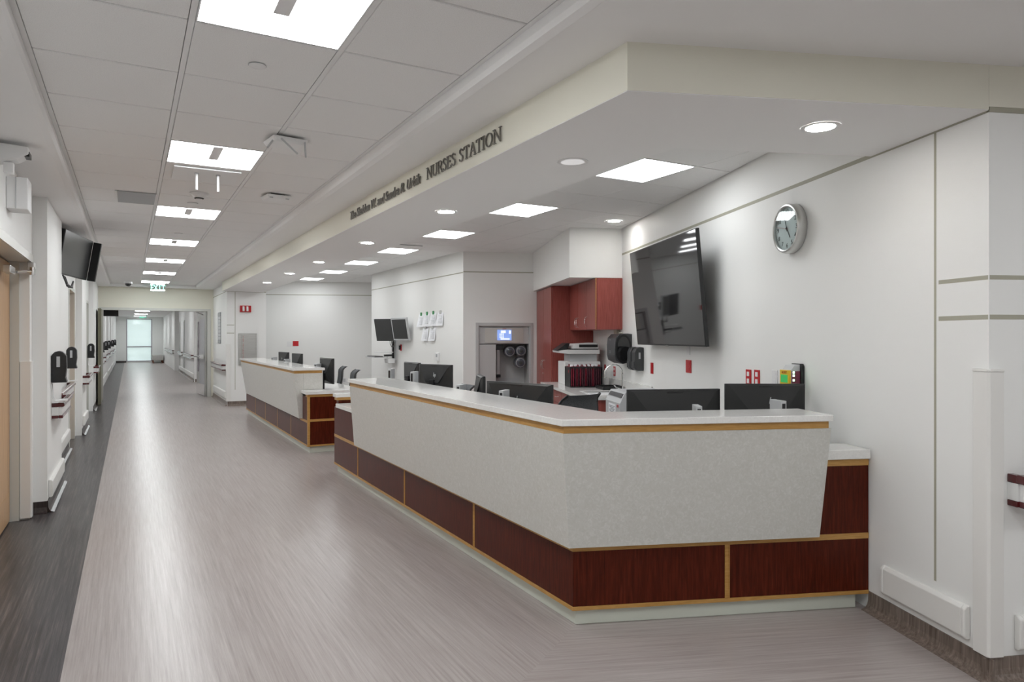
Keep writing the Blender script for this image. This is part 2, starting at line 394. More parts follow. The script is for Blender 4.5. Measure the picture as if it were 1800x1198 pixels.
for r in range(-3, 21):
    for c in range(6):
        if c == 1 and r in ST_LIGHTS: continue
        g = 0.007
        x0, x1, y0, y1 = SX[c] + g, SX[c + 1] - g, SY0 + r * SDY + g, SY0 + (r + 1) * SDY - g
        pl = inside([(x0, y0), (x1, y0), (x1, y1), (x0, y1)])
        if len(pl) < 3: continue
        cx = sum(p[0] for p in pl) / len(pl); cy = sum(p[1] for p in pl) / len(pl)
        if (cx > 4.5 and cy > 9.9 and cy < 13.9): continue
        u = (cx - W0[0]) * EU[0] + (cy - W0[1]) * EU[1]
        if u > 8.1 and cx > 4.6 and cy < 13.9: continue
        if len(pl) == 4 and abs((pl[1][0] - pl[0][0]) * (pl[2][1] - pl[1][1])) > 0.35:
            link('ceiling_tile', tile_mesh(SX[c + 1] - SX[c], SDY), sceil, False, (SX[c], SY0 + r * SDY, ZC + 0.002))
        else:
            part('ceiling_tile', MB().prism(pl, ZC + 0.002, ZC + 0.02), TILE, sceil)
for x in SX[1:6]:
    pl = inside([(x - 0.01, 1), (x + 0.01, 1), (x + 0.01, 18), (x - 0.01, 18)])
    part('ceiling_grid_runner', MB().prism(pl, ZC + 0.004, ZC + 0.028), TEE, sceil)
for r in range(-3, 22):
    y = SY0 + r * SDY
    pl = inside([(2.6, y - 0.006), (6.19, y - 0.006), (6.19, y + 0.006), (2.6, y + 0.006)])
    if len(pl) > 2: part('ceiling_grid_cross_tee', MB().prism(pl, ZC + 0.014, ZC + 0.027), TEE, sceil)

# right-hand clock wall -------------------------------------------
wr = struct('wall_right', MB().box(0.15, 8.0, -0.15, 0, 0, ZR - 0.012).box(0.15, 8.0, -0.15, 0, ZR + 0.012, ZC + 0.1)
            .box(0.15, 8.0, -0.15, -0.012, ZR - 0.012, ZR + 0.012), WALL, 'white wall with the clock and large screen', 'wall', **FR)
part('reveal_groove', B(0.012, 5.29, -0.011, 0.0008, ZR - 0.011, ZR + 0.011), GROOVE, wr)
part('reveal_groove', B(0.303, 0.317, -0.006, 0.0009, 0.325, ZR - 0.012), GROOVE, wr)
for za, zb in ((1.752, 1.771), (1.577, 1.598)):
    part('reveal_groove', B(0.004, 0.288, -0.006, 0.0009, za, zb), GROOVE, wr)
struct('wall_stub', MB().box(0, 0.15, -4.4, -0.0, 0, ZR - 0.012).box(0.012, 0.15, -4.4, -0.012, ZR - 0.012, ZR + 0.012), WALL,
       'short white wall at right edge of the picture', 'wall', **FR)
struct('soffit_right', MB().box(0, 0.15, -4.4, -0.001, ZR + 0.0125, ZC + 0.1), CREAM, 'cream band above the groove at the right picture edge', 'soffit', **FR)
ws = bpy.data.objects['wall_stub']
for za, zb in ((1.752, 1.771), (1.577, 1.598)):
    part('reveal_groove', B(-0.0009, 0.004, -1.2, -0.004, za, zb), GROOVE, ws)
part('reveal_groove', B(-0.0009, 0.004, -2.2, -0.004, ZR - 0.011, ZR + 0.011), GROOVE, ws)
def cove(x0, x1, m=None):   # baseboard running along local x, out along local y
    return MB().extr([(0.0, 0.1), (0.006, 0.1), (0.008, 0.05), (0.014, 0.028), (0.026, 0.012), (0.05, 0.002), (0.05, 0.0), (0.0, 0.0)], x0, x1)
struct('baseboard_right', cove(-0.03, 0.79), BASE, 'wood tone cove base below the clock wall', 'baseboard', **FR)
struct('baseboard_stub', cove(-0.03, 4.0), BASE, 'wood tone cove base at the right picture edge', 'baseboard', loc=RL(0, 0), rz=ANG - PI / 2 - PI)
bpy.data.objects['baseboard_stub'].rotation_euler = (0, 0, ANG + PI / 2)
bpy.data.objects['baseboard_stub'].data.transform(Matrix.Scale(-1, 4, (1, 0, 0)))
bpy.data.objects['baseboard_stub'].data.flip_normals()
# closing walls of the lobby behind and beside the camera
struct('wall_south', MB().box(-1.2, 8.4, -4.35, -4.2, 0, 2.9), WALL, 'plain white wall behind the viewer', 'wall')
struct('wall_east', MB().box(-6.2, 0.15, -4.55, -4.4, 0, 2.9), WALL, 'plain white wall at the end of the cross corridor', 'wall', **FR)
# bulkhead over the cabinets
bk = struct('bulkhead', MB().box(5.29, 7.76, 0.0, 0.65, 2.21, ZC + 0.05), WALL, 'white boxed bulkhead above the cherry cabinets', 'bulkhead', **FR)
# medicine cabinet wall with opening (u = 7.75)
VA = 1.735
wm = struct('wall_back', MB().box(7.75, 7.95, 0.0, 0.69, 0, ZR - 0.008).box(7.75, 7.95, 1.51, VA, 0, ZR - 0.008).box(7.75, 7.95, 0.69, 1.51, 1.668, ZR - 0.008)
            .box(7.75, 7.95, 0.0, VA, ZR + 0.008, ZC + 0.1).box(7.76, 7.95, 0.0, VA - 0.01, ZR - 0.008, ZR + 0.008), WALL, 'white wall around the recessed dispensing machine', 'wall', **FR)
part('reveal_groove', B(7.7495, 7.762, 0.0, VA - 0.002, ZR - 0.007, ZR + 0.007), GROOVE, wm)
AX = 4.48; AY0, AY1 = RW(7.75, VA)[1], 14.1
wa = struct('wall_alcove', MB().box(AX, AX + 0.15, AY0, AY1, 0, ZR - 0.008).box(AX, AX + 0.15, AY0, AY1, ZR + 0.008, ZC + 0.1).box(AX + 0.01, AX + 0.15, AY0, AY1, ZR - 0.008, ZR + 0.008), WALL,
            'white alcove wall with taped papers', 'wall')
part('reveal_groove', B(AX - 0.0005, AX + 0.012, AY0, AY1, ZR - 0.007, ZR + 0.007), GROOVE, wa)
struct('wall_alcove_end', MB().box(AX + 0.15, 5.6, AY1 - 0.15, AY1, 0, ZC + 0.1), WALL, 'short return wall behind the alcove', 'wall')
struct('wall_alcove_side', MB().box(5.5, 5.65, AY1, 16.2, 0, ZC + 0.1), WALL, 'side wall of the passage behind the alcove', 'wall')
# far back wall of the station, skewed
bwl = (2.55, 16.88); bwa = rad(-21)
wf = struct('wall_far', MB().box(0, 3.6, 0, 0.15, 0, ZR - 0.008).box(0, 3.6, 0, 0.15, ZR + 0.008, ZC + 0.1).box(0, 3.6, 0.01, 0.15, ZR - 0.008, ZR + 0.008), WALL,
       'white back wall behind the far desk', 'wall', loc=(bwl[0], bwl[1], 0), rz=bwa)
part('reveal_groove', B(0.1, 3.4, -0.0005, 0.012, ZR - 0.008, ZR + 0.008), GROOVE, wf)
# pillar with the alarm strobe, and right wall to the double doors
pl_ = struct('wall_pillar', MB().box(1.84, 2.65, 15.95, 18.9, 0, ZC + 0.1), WALL, 'white pillar wall with fire cabinet and strobe', 'wall')
part('reveal_groove', B(2.0, 2.012, 15.9495, 15.952, 0.35, ZR), GROOVE, pl_)
part('reveal_groove', B(1.8395, 2.65, 15.9495, 15.952, ZR - 0.008, ZR + 0.008), GROOVE, pl_)
part('reveal_groove', B(1.8395, 1.842, 15.96, 18.7, ZR - 0.008, ZR + 0.008), GROOVE, pl_)
for za in (1.76, 1.585):
    part('reveal_groove', B(1.8395, 1.99, 15.9495, 15.952, za - 0.007, za + 0.007), GROOVE, pl_)
struct('baseboard_pillar', cove(0, 0.8), BASE, 'wood tone cove base around the pillar', 'baseboard', loc=(2.65, 15.95, 0), rz=PI)
struct('baseboard_pillar_side', cove(0, 2.75), BASE, 'wood tone cove base beside the double doors', 'baseboard', loc=(1.84, 15.95, 0), rz=PI / 2)
# end wall with the double-door opening
OX0, OX1, OZ, EY = -0.58, 1.73, 2.17, 18.7
we = struct('wall_end', MB().box(-1.2, OX0, EY, EY + 0.2, 0, 2.9).box(OX1, 2.6, EY, EY + 0.2, 0, 2.9).box(OX0, OX1, EY, EY + 0.2, OZ, 2.9), CREAM,
       'cream wall above the double door opening', 'wall')
struct('door_frame_end', MB().box(OX0 - 0.05, OX0 + 0.03, EY - 0.015, EY + 0.215, 0, OZ + 0.03).box(OX1 - 0.03, OX1 + 0.05, EY - 0.015, EY + 0.215, 0, OZ + 0.03)
       .box(OX0 + 0.03, OX1 - 0.03, EY - 0.015, EY + 0.215, OZ - 0.03, OZ + 0.03), JAMB, 'grey steel frame of the corridor double doors', 'door frame')
# left wall in segments
def lwall(name, x, y0, y1, label, holes=()):
    mb = MB(); y = y0
    for h0, h1, hz in holes:
        mb.box(-1.2, x, y, h0, 0, ZG + 0.1); mb.box(-1.2, x, h0, h1, hz, ZG + 0.1); y = h1
    mb.box(-1.2, x, y, y1, 0, ZG + 0.1)
    return struct(name, mb, WALL, label, 'wall')
XL, XP = -0.72, -0.615
lwall('wall_left', XL, -4.2, 7.03, 'white corridor wall with the maple door', [(5.0, 6.86, 2.16)])
lwall('wall_left_pilaster', XP, 7.03, 8.45, 'first white pilaster on the left wall beside the maple door')
lwall('wall_left_bay', XL, 8.45, 12.3, 'recessed bay of the left wall under the hung screen', [(10.95, 12.0, 2.2)])
lwall('wall_left_pilaster_second', XP - 0.02, 12.3, 13.55, 'second white pilaster on the left wall')
lwall('wall_left_bay_second', XL, 13.55, 16.2, 'second recessed bay of the left wall', [(13.75, 14.55, 2.45), (15.0, 15.9, 2.2)])
lwall('wall_left_pilaster_third', XP - 0.03, 16.2, 18.7, 'last white pilaster before the double doors')
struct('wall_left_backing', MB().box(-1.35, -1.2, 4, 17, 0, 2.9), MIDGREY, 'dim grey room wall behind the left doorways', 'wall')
struct('baseboard_left', cove(0, 10.9), BASED, 'dark cove base under the left wall', 'baseboard', loc=(XL, 4.99, 0), rz=LW)
bpy.data.objects['baseboard_left'].location = (XL, 5.0, 0)
bpy.data.objects['baseboard_left'].rotation_euler = (0, 0, LW)
for nm, x, y0, y1, lb in (('baseboard_left_first', XP, 7.03, 8.45, 'dark cove base along the first left pilaster'), ('baseboard_left_bay', XL, 8.45, 10.9, 'dark cove base of the bay under the hung screen'),
                      ('baseboard_left_second', XP - 0.02, 12.3, 13.55, 'dark cove base along the second left pilaster'),
                      ('baseboard_left_third', XP - 0.03, 16.2, 18.7, 'dark cove base near the double doors')):
    struct(nm, cove(0, y1 - y0), BASED, lb, 'baseboard', loc=(x, y1, 0), rz=LW)
bpy.data.objects['baseboard_left'].data.transform(Matrix.Scale(0.82, 4, (1, 0, 0)))
struct('baseboard_left_return', cove(0, -XL + XP), BASED, 'dark cove base on the pilaster face toward the viewer', 'baseboard', loc=(XP, 7.03, 0), rz=PI)
# second corridor beyond the doors
struct('wall_left_far', MB().box(-1.2, -0.70, EY + 0.2, 46, 0, 2.9), WALL, 'left wall of the far corridor', 'wall')
struct('wall_right_far', MB().box(1.87, 2.4, 25.0, 33.0, 0, 2.9), WALL, 'right wall of the far corridor beyond its corner', 'wall')
struct('wall_right_far_second', MB().box(1.75, 2.4, 33.9, 46, 0, 2.9), WALL, 'farther stretch of right wall before the end window', 'wall')
struct('wall_right_far_recess', MB().box(2.4, 4.4, 25.0, 25.2, 0, 2.9), WALL, 'white wall facing the viewer behind the right door leaf', 'wall')
struct('wall_right_far_side', MB().box(4.3, 4.45, 18.9, 25.0, 0, 2.9).box(2.4, 2.55, 33, 34, 0, 2.9), WALL, 'side wall of the recess past the doors', 'wall')
struct('floor_far', MB().box(2.4, 4.4, 19.0, 25.0, -0.1, 0), FL, 'light vinyl floor of the recess past the doors', 'floor')
struct('ceiling_far', MB().box(-1.2, 4.4, EY + 0.2, 46, ZG, ZG + 0.2), GYP, 'white ceiling of the far corridor', 'ceiling')
WX0, WX1, WZ0, WZ1 = -0.174, 1.164, 0.05, 2.58
struct('wall_window', MB().box(-1.2, WX0, 46, 46.2, 0, 2.9).box(WX1, 2.4, 46, 46.2, 0, 2.9).box(WX0, WX1, 46, 46.2, WZ1, 2.9).box(WX0, WX1, 46, 46.2, 0, WZ0), WALL,
       'end wall around the tall corridor window', 'wall')
wn_ = struct('window_1', MB().box(WX0, WX0 + 0.05, 46.02, 46.12, WZ0, WZ1).box(WX1 - 0.05, WX1, 46.02, 46.12, WZ0, WZ1).box(WX0 + 0.05, WX1 - 0.05, 46.02, 46.12, WZ0, WZ0 + 0.05)
       .box(WX0 + 0.05, WX1 - 0.05, 46.02, 46.12, WZ1 - 0.04, WZ1).box(WX0 + 0.05, WX1 - 0.05, 46.02, 46.12, 0.90, 0.95), mat('window_mullion', (0.36, 0.33, 0.37), 0.4), 'tall window with grey frame at the corridor end', 'window')
part('pane', B(WX0 + 0.05, WX1 - 0.05, 46.06, 46.07, 0.95, WZ1 - 0.04), GLASS, wn_)
part('pane', B(WX0 + 0.05, WX1 - 0.05, 46.06, 46.07, WZ0 + 0.05, 0.90), GLASS, wn_)
part('roller_shade', B(WX0 + 0.052, WX1 - 0.052, 46.095, 46.10, WZ0 + 0.05, WZ1 - 0.04), SHADE, wn_)
struct('baseboard_window', cove(0, 0.6), BASED, 'dark base left of the end window', 'baseboard', loc=(WX0, 46, 0), rz=PI)
for nm, x, y0, y1, lb in (('baseboard_far_right', 1.87, 25.0, 33.0, 'wood tone base along the far right wall'),):
    struct(nm, cove(0, y1 - y0), BASE, lb, 'baseboard', loc=(x, y0, 0), rz=PI / 2)
struct('baseboard_far_recess', cove(0, 2.4), BASE, 'wood tone base of the recess past the doors', 'baseboard', loc=(4.3, 25.0, 0), rz=PI)
# outside ground
struct('ground', MB().box(-30, 30, 46.3, 120, -0.6, -0.3), mat('outdoor_grass', (0.25, 0.32, 0.2), 0.9), 'grass outside the end window', 'ground')

# ================================================================== DESKS
MIT = 0.687
def off(d): return (P0[0] - d, P0[1] - MIT * d)          # near corner of the desk pushed out by d
def fside(d, v): return RW(0.793 - d, v)                 # point on the front face pushed out by d
def dring(d0, d1, yend, vend, z0, z1):
    """L-shaped band between offsets d0 (inner) and d1 (outer): corridor side up to yend, front to vend"""
    return MB().prism([off(d1), fside(d1, vend), fside(d0, vend), off(d0), (P0[0] - d0, yend), (P0[0] - d1, yend)], z0, z1)
desk = thing('reception_desk', 'near nurses station desk with stone front, cherry base and angled corner', 'desk', (P0[0], P0[1], 0))
D = dict(parent=desk, world=True)
YE = 7.64; YS = 6.66; VS = 0.315
inner = (2.27, 3.034)
part('carcass', MB().prism([off(-0.012), fside(-0.012, 0.004), RW(0.99, 0.004), inner, (2.27, YE - 0.11), (2.012, YE - 0.11)], 0.085, 0.72), CHERRY, **D)
part('upper_carcass', MB().prism([off(-0.012), fside(-0.012, VS + 0.02), RW(0.99, VS + 0.02), inner, (2.27, YS - 0.01), (2.012, YS - 0.01)], 0.7205, 1.054), STONE, **D)
part('upper_carcass_end', MB().prism([fside(-0.012, VS + 0.018), fside(-0.012, 0.004), RW(0.99, 0.004), RW(0.99, VS + 0.018)], 0.7205, 0.83), CHERRY, **D)
part('toe_kick', MB().prism([off(-0.03), fside(-0.03, 0.06), RW(0.97, 0.06), (2.24, 3.06), (2.24, YE - 0.02), (2.03, YE - 0.02)], 0.0, 0.0845), TOE, bev=0.004, **D)
part('bottom_strip', dring(-0.0125, 0.004, YE, 0.004, 0.0855, 0.105), GOLD, **D)
ZP0, ZP1 = 0.1055, 0.390
ys = [P0[1], 4.09, 5.405, 6.74, YE]
for i in range(4):
    a, b = ys[i] + (0.0135 if i else 0.0), ys[i + 1] - (0.0135 if i < 3 else 0.0)
    if i == 0:
        part('base_panel', MB().prism([off(0.0), off(-0.0118), (2.0118, b), (2.0, b)], ZP0, ZP1), CHERRY, **D)
    else:
        part('base_panel', B(2.0, 2.0118, a, b, ZP0, ZP1), CHERRY, **D)
for y in ys[1:4]:
    part('stile', B(2.001, 2.0118, y - 0.0133, y + 0.0133, ZP0, ZP1), GOLD, **D)
    part('stile_lip', B(1.9975, 2.001, y - 0.0133, y - 0.0085, ZP0, ZP1), GOLD, **D)
    part('stile_lip', B(1.9975, 2.001, y + 0.0085, y + 0.0133, ZP0, ZP1), GOLD, **D)
VM = 0.83
part('base_panel', MB().prism([off(-0.0003), fside(-0.0003, VM + 0.0138), fside(-0.0118, VM + 0.0138), off(-0.0121)], ZP0, ZP1), CHERRY, **D)
part('base_panel', MB().prism([fside(0, VM - 0.0138), fside(0, 0.004), fside(-0.0118, 0.004), fside(-0.0118, VM - 0.0138)], ZP0, ZP1), CHERRY, **D)
part('stile', MB().prism([fside(-0.001, VM + 0.0135), fside(-0.001, VM - 0.0135), fside(-0.0118, VM - 0.0135), fside(-0.0118, VM + 0.0135)], ZP0, ZP1), GOLD, **D)
for s_ in (-1, 1):
    v0 = VM + s_ * 0.011
    part('stile_lip', MB().prism([fside(0.003, v0 + 0.0025), fside(0.003, v0 - 0.0025), fside(-0.001, v0 - 0.0025), fside(-0.001, v0 + 0.0025)], ZP0, ZP1), GOLD, **D)
part('middle_strip', dring(-0.0118, 0.002, YE, 0.004, 0.3905, 0.4215), GOLD, **D)
part('end_panel', MB().prism([fside(0, VS - 0.02 + 0.06), fside(0, 0.004), fside(-0.0118, 0.004), fside(-0.0118, VS + 0.04)], 0.422, 0.793), CHERRY, **D)
part('end_strip', MB().prism([fside(0.003, VS + 0.01), fside(0.003, 0.004), fside(-0.0118, 0.004), fside(-0.0118, VS + 0.01)], 0.7935, 0.8305), GOLD, **D)
part('end_ledge', MB().prism([fside(0.02, VS - 0.004), fside(0.02, 0.004), RW(1.0, 0.004), RW(1.0, VS - 0.004)], 0.831, 0.882), TOP, bev=0.003, **D)
part('end_panel', B(2.0, 2.0118, 6.68, YE, 0.422, 0.7215), CHERRY, **D)
part('low_counter', B(1.985, 2.30, YS + 0.02, YE - 0.105, 0.7225, 0.765), TOP, bev=0.003, **D)
# canted stone cladding
dt, db = 0.113, 0.046; z0, z1 = 0.4225, 1.017
TC, BC = off(dt), off(db); IC = off(-0.011)
part('stone_panel', MB().hexa([BC, ] and [(BC[0], BC[1], z0), (IC[0], IC[1], z0), (2.011, 6.715, z0), (2.0 - db, 6.715, z0)],
                              [(TC[0], TC[1], z1), (IC[0], IC[1], z1), (2.011, 6.64, z1), (2.0 - dt, 6.64, z1)]), STONE, **D)
fb, ft, fi0, fi1 = fside(db, 0.325), fside(dt, 0.30), fside(-0.011, 0.325), fside(-0.011, 0.30)
ICf = off(-0.0113)
part('stone_panel', MB().hexa([(BC[0], BC[1], z0), (fb[0], fb[1], z0), (fi0[0], fi0[1], z0), (ICf[0], ICf[1], z0)],
                              [(TC[0], TC[1], z1), (ft[0], ft[1], z1), (fi1[0], fi1[1], z1), (ICf[0], ICf[1], z1)]), STONE, **D)
part('cap_strip', dring(-0.0112, 0.108, YS - 0.02, 0.312, 1.0175, 1.0545), GOLD, **D)
part('countertop', MB().prism([off(0.127), fside(0.127, 0.296), RW(1.0, 0.296), (2.28, 3.03), (2.28, YS), (1.873, YS)], 1.055, 1.0885), TOP, bev=0.003, **D)
part('worksurface', MB().prism([RW(0.992, 0.02), (2.272, 3.045), (2.272, 7.5), (2.87, 7.5), (2.87, 3.55), RW(1.72, 0.02)], 0.7205, 0.75), TOP, bev=0.002, **D)
for p in ((2.80, 7.4), (2.80, 5.5), (2.80, 3.65)):
    part('support_leg', B(p[0] - 0.03, p[0] + 0.03, p[1] - 0.03, p[1] + 0.03, 0.0, 0.72), SATIN, **D)
part('return_wall', B(2.02, 3.2, YE - 0.10, YE - 0.012, 0.085, 0.80), CHERRY, **D)
part('return_toe', B(2.05, 3.15, YE - 0.085, YE - 0.03, 0.0, 0.0845), TOE, **D)
part('return_strip', B(2.001, 3.2, YE - 0.105, YE - 0.001, 0.8005, 0.832), GOLD, **D)
part('return_top', B(1.985, 3.22, YE - 0.125, YE + 0.015, 0.8325, 0.872), TOP, bev=0.003, **D)

desk2 = thing('reception_desk', 'far nurses station desk with stone front and cherry end return', 'desk', (2.0, 8.96, 0))
D = dict(parent=desk2, world=True)
Y0, Y1 = 8.96, 14.25
part('carcass', B(2.012, 2.27, Y0 + 0.10, Y1, 0.085, 0.72), CHERRY, **D)
part('upper_carcass', B(2.012, 2.27, Y0 + 0.31, Y1, 0.7205, 1.054), STONE, **D)
part('toe_kick', MB().prism([(2.03, Y0 + 0.03), (3.3, Y0 + 0.03), (3.3, Y0 + 0.08), (2.24, Y0 + 0.08), (2.24, Y1 - 0.02), (2.03, Y1 - 0.02)], 0, 0.0845), TOE, bev=0.004, **D)
part('bottom_strip', MB().prism([(1.996, Y0 - 0.004), (3.35, Y0 - 0.004), (3.35, Y0 + 0.011), (2.0115, Y0 + 0.011), (2.0115, Y1), (1.996, Y1)], 0.0855, 0.105), GOLD, **D)
ys = [Y0 + 0.026, 10.0, 11.02, 12.10, 13.12, Y1]
for i in range(5):
    part('base_panel', B(2.0, 2.0118, ys[i] + (0.0135 if i else 0), ys[i + 1] - (0.0135 if i < 4 else 0), 0.1055, 0.390), CHERRY, **D)
for y in ys[1:5]:
    part('stile', B(1.9985, 2.0118, y - 0.0133, y + 0.0133, 0.1055, 0.390), GOLD, **D)
part('middle_strip', B(1.998, 2.0118, Y0 + 0.026, 9.4, 0.3905, 0.4215), GOLD, **D)
part('end_panel', B(2.0, 2.0118, Y0 + 0.026, 9.32, 0.422, 0.724), CHERRY, **D)
dt, db, zz0, zz1 = 0.113, 0.046, 0.4225, 1.017
ya_b, ya_t = 9.25, 9.25
part('stone_panel', MB().hexa([(2.0 - db, ya_b, zz0), (2.0118, ya_b, zz0), (2.0118, Y1 - 0.3, zz0), (2.0 - db, Y1 - 0.3, zz0)],
                              [(2.0 - dt, ya_t, zz1), (2.0118, ya_t, zz1), (2.0118, Y1 - 0.05, zz1), (2.0 - dt, Y1 - 0.05, zz1)]), STONE, **D)
part('stone_panel', MB().hexa([(2.013, ya_b, 0.802), (2.262, ya_b, 0.802), (2.262, ya_b + 0.058, 0.802), (2.013, ya_b + 0.058, 0.802)],
                              [(2.013, ya_t, zz1), (2.262, ya_t, zz1), (2.262, ya_t + 0.058, zz1), (2.013, ya_t + 0.058, zz1)]), STONE, **D)
part('cap_strip', MB().prism([(1.892, ya_t + 0.005), (2.255, ya_t + 0.005), (2.255, ya_t + 0.055), (2.0115, ya_t + 0.055), (2.0115, Y1 - 0.06), (1.892, Y1 - 0.06)], 1.0175, 1.0545), GOLD, **D)
part('countertop', B(1.873, 2.29, ya_t - 0.015, Y1 - 0.02, 1.055, 1.0885), TOP, bev=0.003, **D)
part('corner_post', B(1.999, 2.03, Y0 - 0.001, Y0 + 0.025, 0.1055, 0.724), GOLD, **D)
part('return_panel', B(2.0305, 3.35, Y0 + 0.001, Y0 + 0.012, 0.1055, 0.405), CHERRY, **D)
part('return_panel', B(2.0305, 3.35, Y0 + 0.001, Y0 + 0.012, 0.4365, 0.724), CHERRY, **D)
part('return_strip', B(2.0305, 3.35, Y0 - 0.002, Y0 + 0.012, 0.4055, 0.436), GOLD, **D)
part('return_body', B(2.0305, 3.35, Y0 + 0.0125, Y0 + 0.095, 0.0855, 0.724), CHERRY, **D)
part('return_cap_strip', B(1.998, 3.36, Y0 - 0.003, Y0 + 0.1, 0.7245, 0.757), GOLD, **D)
part('return_top', B(1.98, 3.38, Y0 - 0.02, Y0 + 0.285, 0.7575, 0.80), TOP, bev=0.003, **D)
part('worksurface', B(2.272, 2.95, Y0 + 0.29, Y1, 0.7205, 0.75), TOP, bev=0.002, **D)
for y in (9.4, 11.6, 14.1):
    part('support_leg', B(2.85, 2.91, y - 0.03, y + 0.03, 0, 0.72), SATIN, **D)

# ================================================================== MONITORS
def hp_logo(parent, x, z, y, s):
    """slanted strokes"""
    mb = MB()
    def st(x0, z0, x1, z1, wd=0.0055):
        mb.hexa([(x0 - wd / 2, y, z0), (x0 + wd / 2, y, z0), (x0 + wd / 2, y + 0.002, z0), (x0 - wd / 2, y + 0.002, z0)],
                [(x1 - wd / 2, y, z1), (x1 + wd / 2, y, z1), (x1 + wd / 2, y + 0.002, z1), (x1 - wd / 2, y + 0.002, z1)])
    st(x - 0.020 * s, z - 0.016 * s, x - 0.010 * s, z + 0.034 * s)
    st(x - 0.008 * s, z - 0.016 * s, x - 0.001 * s, z + 0.014 * s)
    st(x - 0.001 * s, z - 0.036 * s, x + 0.010 * s, z + 0.014 * s)
    st(x + 0.013 * s, z - 0.016 * s, x + 0.020 * s, z + 0.014 * s)
    part('logo', mb, GREYP, parent)
def make_monitor(w, h, ztop, zdesk, name_label, group, pl, pr, mini=None, logo=True, tilt=4):
    """seen from behind: pl and pr are the left and right ends of its top edge in plan"""
    cx, cy = (pl[0] + pr[0]) / 2, (pl[1] + pr[1]) / 2
    rz = math.atan2(pr[1] - pl[1], pr[0] - pl[0])
    t = thing('monitor', name_label, 'monitor', (cx, cy, zdesk), rz, group)
    zc = ztop - zdesk - h / 2
    hw, hh = w / 2, h / 2
    mb = MB().box(-hw, hw, -0.006, 0.018, zc - hh, zc + hh)
    part('panel', mb, BLACKM, t, bev=0.003)
    part('screen', B(-hw + 0.008, hw - 0.008, 0.0182, 0.0195, zc - hh + 0.014, zc + hh - 0.008), SCREEN, t)
    o = [(-hw + 0.003, -0.0062, zc + hh - 0.004), (hw - 0.003, -0.0062, zc + hh - 0.004), (hw - 0.003, -0.0062, zc - hh + 0.004), (-hw + 0.003, -0.0062, zc - hh + 0.004)]
    i = [(-hw * 0.90, -0.016, zc + hh * 0.93), (hw * 0.90, -0.016, zc + hh * 0.93), (hw * 0.40, -0.055, zc - hh * 0.18), (-hw * 0.40, -0.055, zc - hh * 0.18)]
    j = [(hw * 0.36, -0.040, zc - hh * 0.75), (-hw * 0.36, -0.040, zc - hh * 0.75)]
    k = [(hw * 0.36, -0.040, zc - hh * 0.22), (-hw * 0.36, -0.040, zc - hh * 0.22)]
    v = o + i + j + k
    f = [(0, 1, 5, 4), (4, 5, 6, 7), (1, 2, 8, 10, 6, 5), (0, 4, 7, 11, 9, 3), (2, 3, 9, 8), (7, 6, 10, 11), (11, 10, 8, 9)]
    part('back_cover', MB().raw(v, f), MONB, t)
    part('vent_slot', B(-hw * 0.17, hw * 0.17, -0.0185, -0.012, zc + hh * 0.76, zc + hh * 0.93), BLACKP, t)
    part('stand_neck', B(-0.035, 0.035, -0.066, -0.041, 0.012, zc), BLACKP, t, bev=0.004)
    part('stand_base', MB().cyl((0, -0.035, 0.0005), 0.11, 0.012, n=28), BLACKP, t)
    if logo: hp_logo(t, hw * 0.12, zc + hh * 0.30, -0.044, 1.0 if w > 0.5 else 0.8)
    if mini:
        mx, my, mz, ang = mini
        M = Matrix.Translation((mx, my, mz)) @ Matrix.Rotation(ang, 4, 'Z')
        c = MB().box(-0.018, 0.018, -0.06, 0.06, -0.17, 0.0).xf(M)
        pc = part('mini_computer', c, GREYP, t, bev=0.003, label='slim grey mini computer')
        part('front_grille', MB().box(-0.010, 0.010, -0.0615, -0.0595, -0.15, -0.016).xf(M), BLACKP, pc)
        part('computer_bracket', MB().box(-0.012, 0.012, -0.03, 0.03, -(mz) + 0.0005, -0.171).xf(M), SATIN, t)
    return t
G1 = 'monitors behind the near desk counter'
make_monitor(0.50, 0.31, 1.205, 0.7505, 'black monitor back at right end of the near counter, below the alert box', G1, RW(1.42, 0.54), RW(1.34, 0.05), mini=(-0.01, -0.25, 0.375, rad(12)))
make_monitor(0.61, 0.36, 1.172, 0.7505, 'wide black monitor back on the near counter beside the grey bin', G1, RW(1.45, 1.165), RW(1.45, 0.57), mini=(0.045, -0.25, 0.345, rad(-12)), logo=False)
make_monitor(0.64, 0.36, 1.163, 0.7505, 'wide black monitor back in front of the dispensing machine', G1, (2.40, 4.67), (2.60, 4.07), mini=(-0.02, -0.13, 0.365, rad(20)))
make_monitor(0.40, 0.30, 1.185, 0.7505, 'narrow edge-on black monitor beside the wide one at the machine', G1, (2.60, 5.24), (2.46, 4.86), mini=(0.0, -0.16, 0.36, rad(60)), logo=False)
make_monitor(0.46, 0.31, 1.22, 0.7505, 'black monitor back below the wall thermostat', G1, (2.64, 6.69), (2.82, 6.27), mini=(-0.13, -0.17, 0.40, rad(20)))
make_monitor(0.39, 0.30, 1.22, 0.7505, 'black monitor turned aside, left of the one below the thermostat', G1, (2.72, 7.36), (2.75, 6.96), mini=(-0.15, -0.18, 0.395, rad(45)), logo=False)
G2 = 'monitors behind the far desk counter'
make_monitor(0.50, 0.36, 1.20, 0.7505, 'tall black monitor at the near end of the far desk', G2, (2.425, 10.05), (2.485, 9.56), mini=(-0.10, -0.09, 0.37, rad(30)), logo=False)
make_monitor(0.50, 0.34, 1.215, 0.7505, 'middle of the three black monitors on the far desk', G2, (2.50, 12.38), (2.56, 11.90), mini=(-0.10, -0.14, 0.37, rad(30)), logo=False)
make_monitor(0.50, 0.34, 1.215, 0.7505, 'farthest of the three black monitors on the far desk', G2, (2.50, 13.62), (2.58, 13.14), mini=(-0.10, -0.14, 0.37, rad(30)), logo=True)

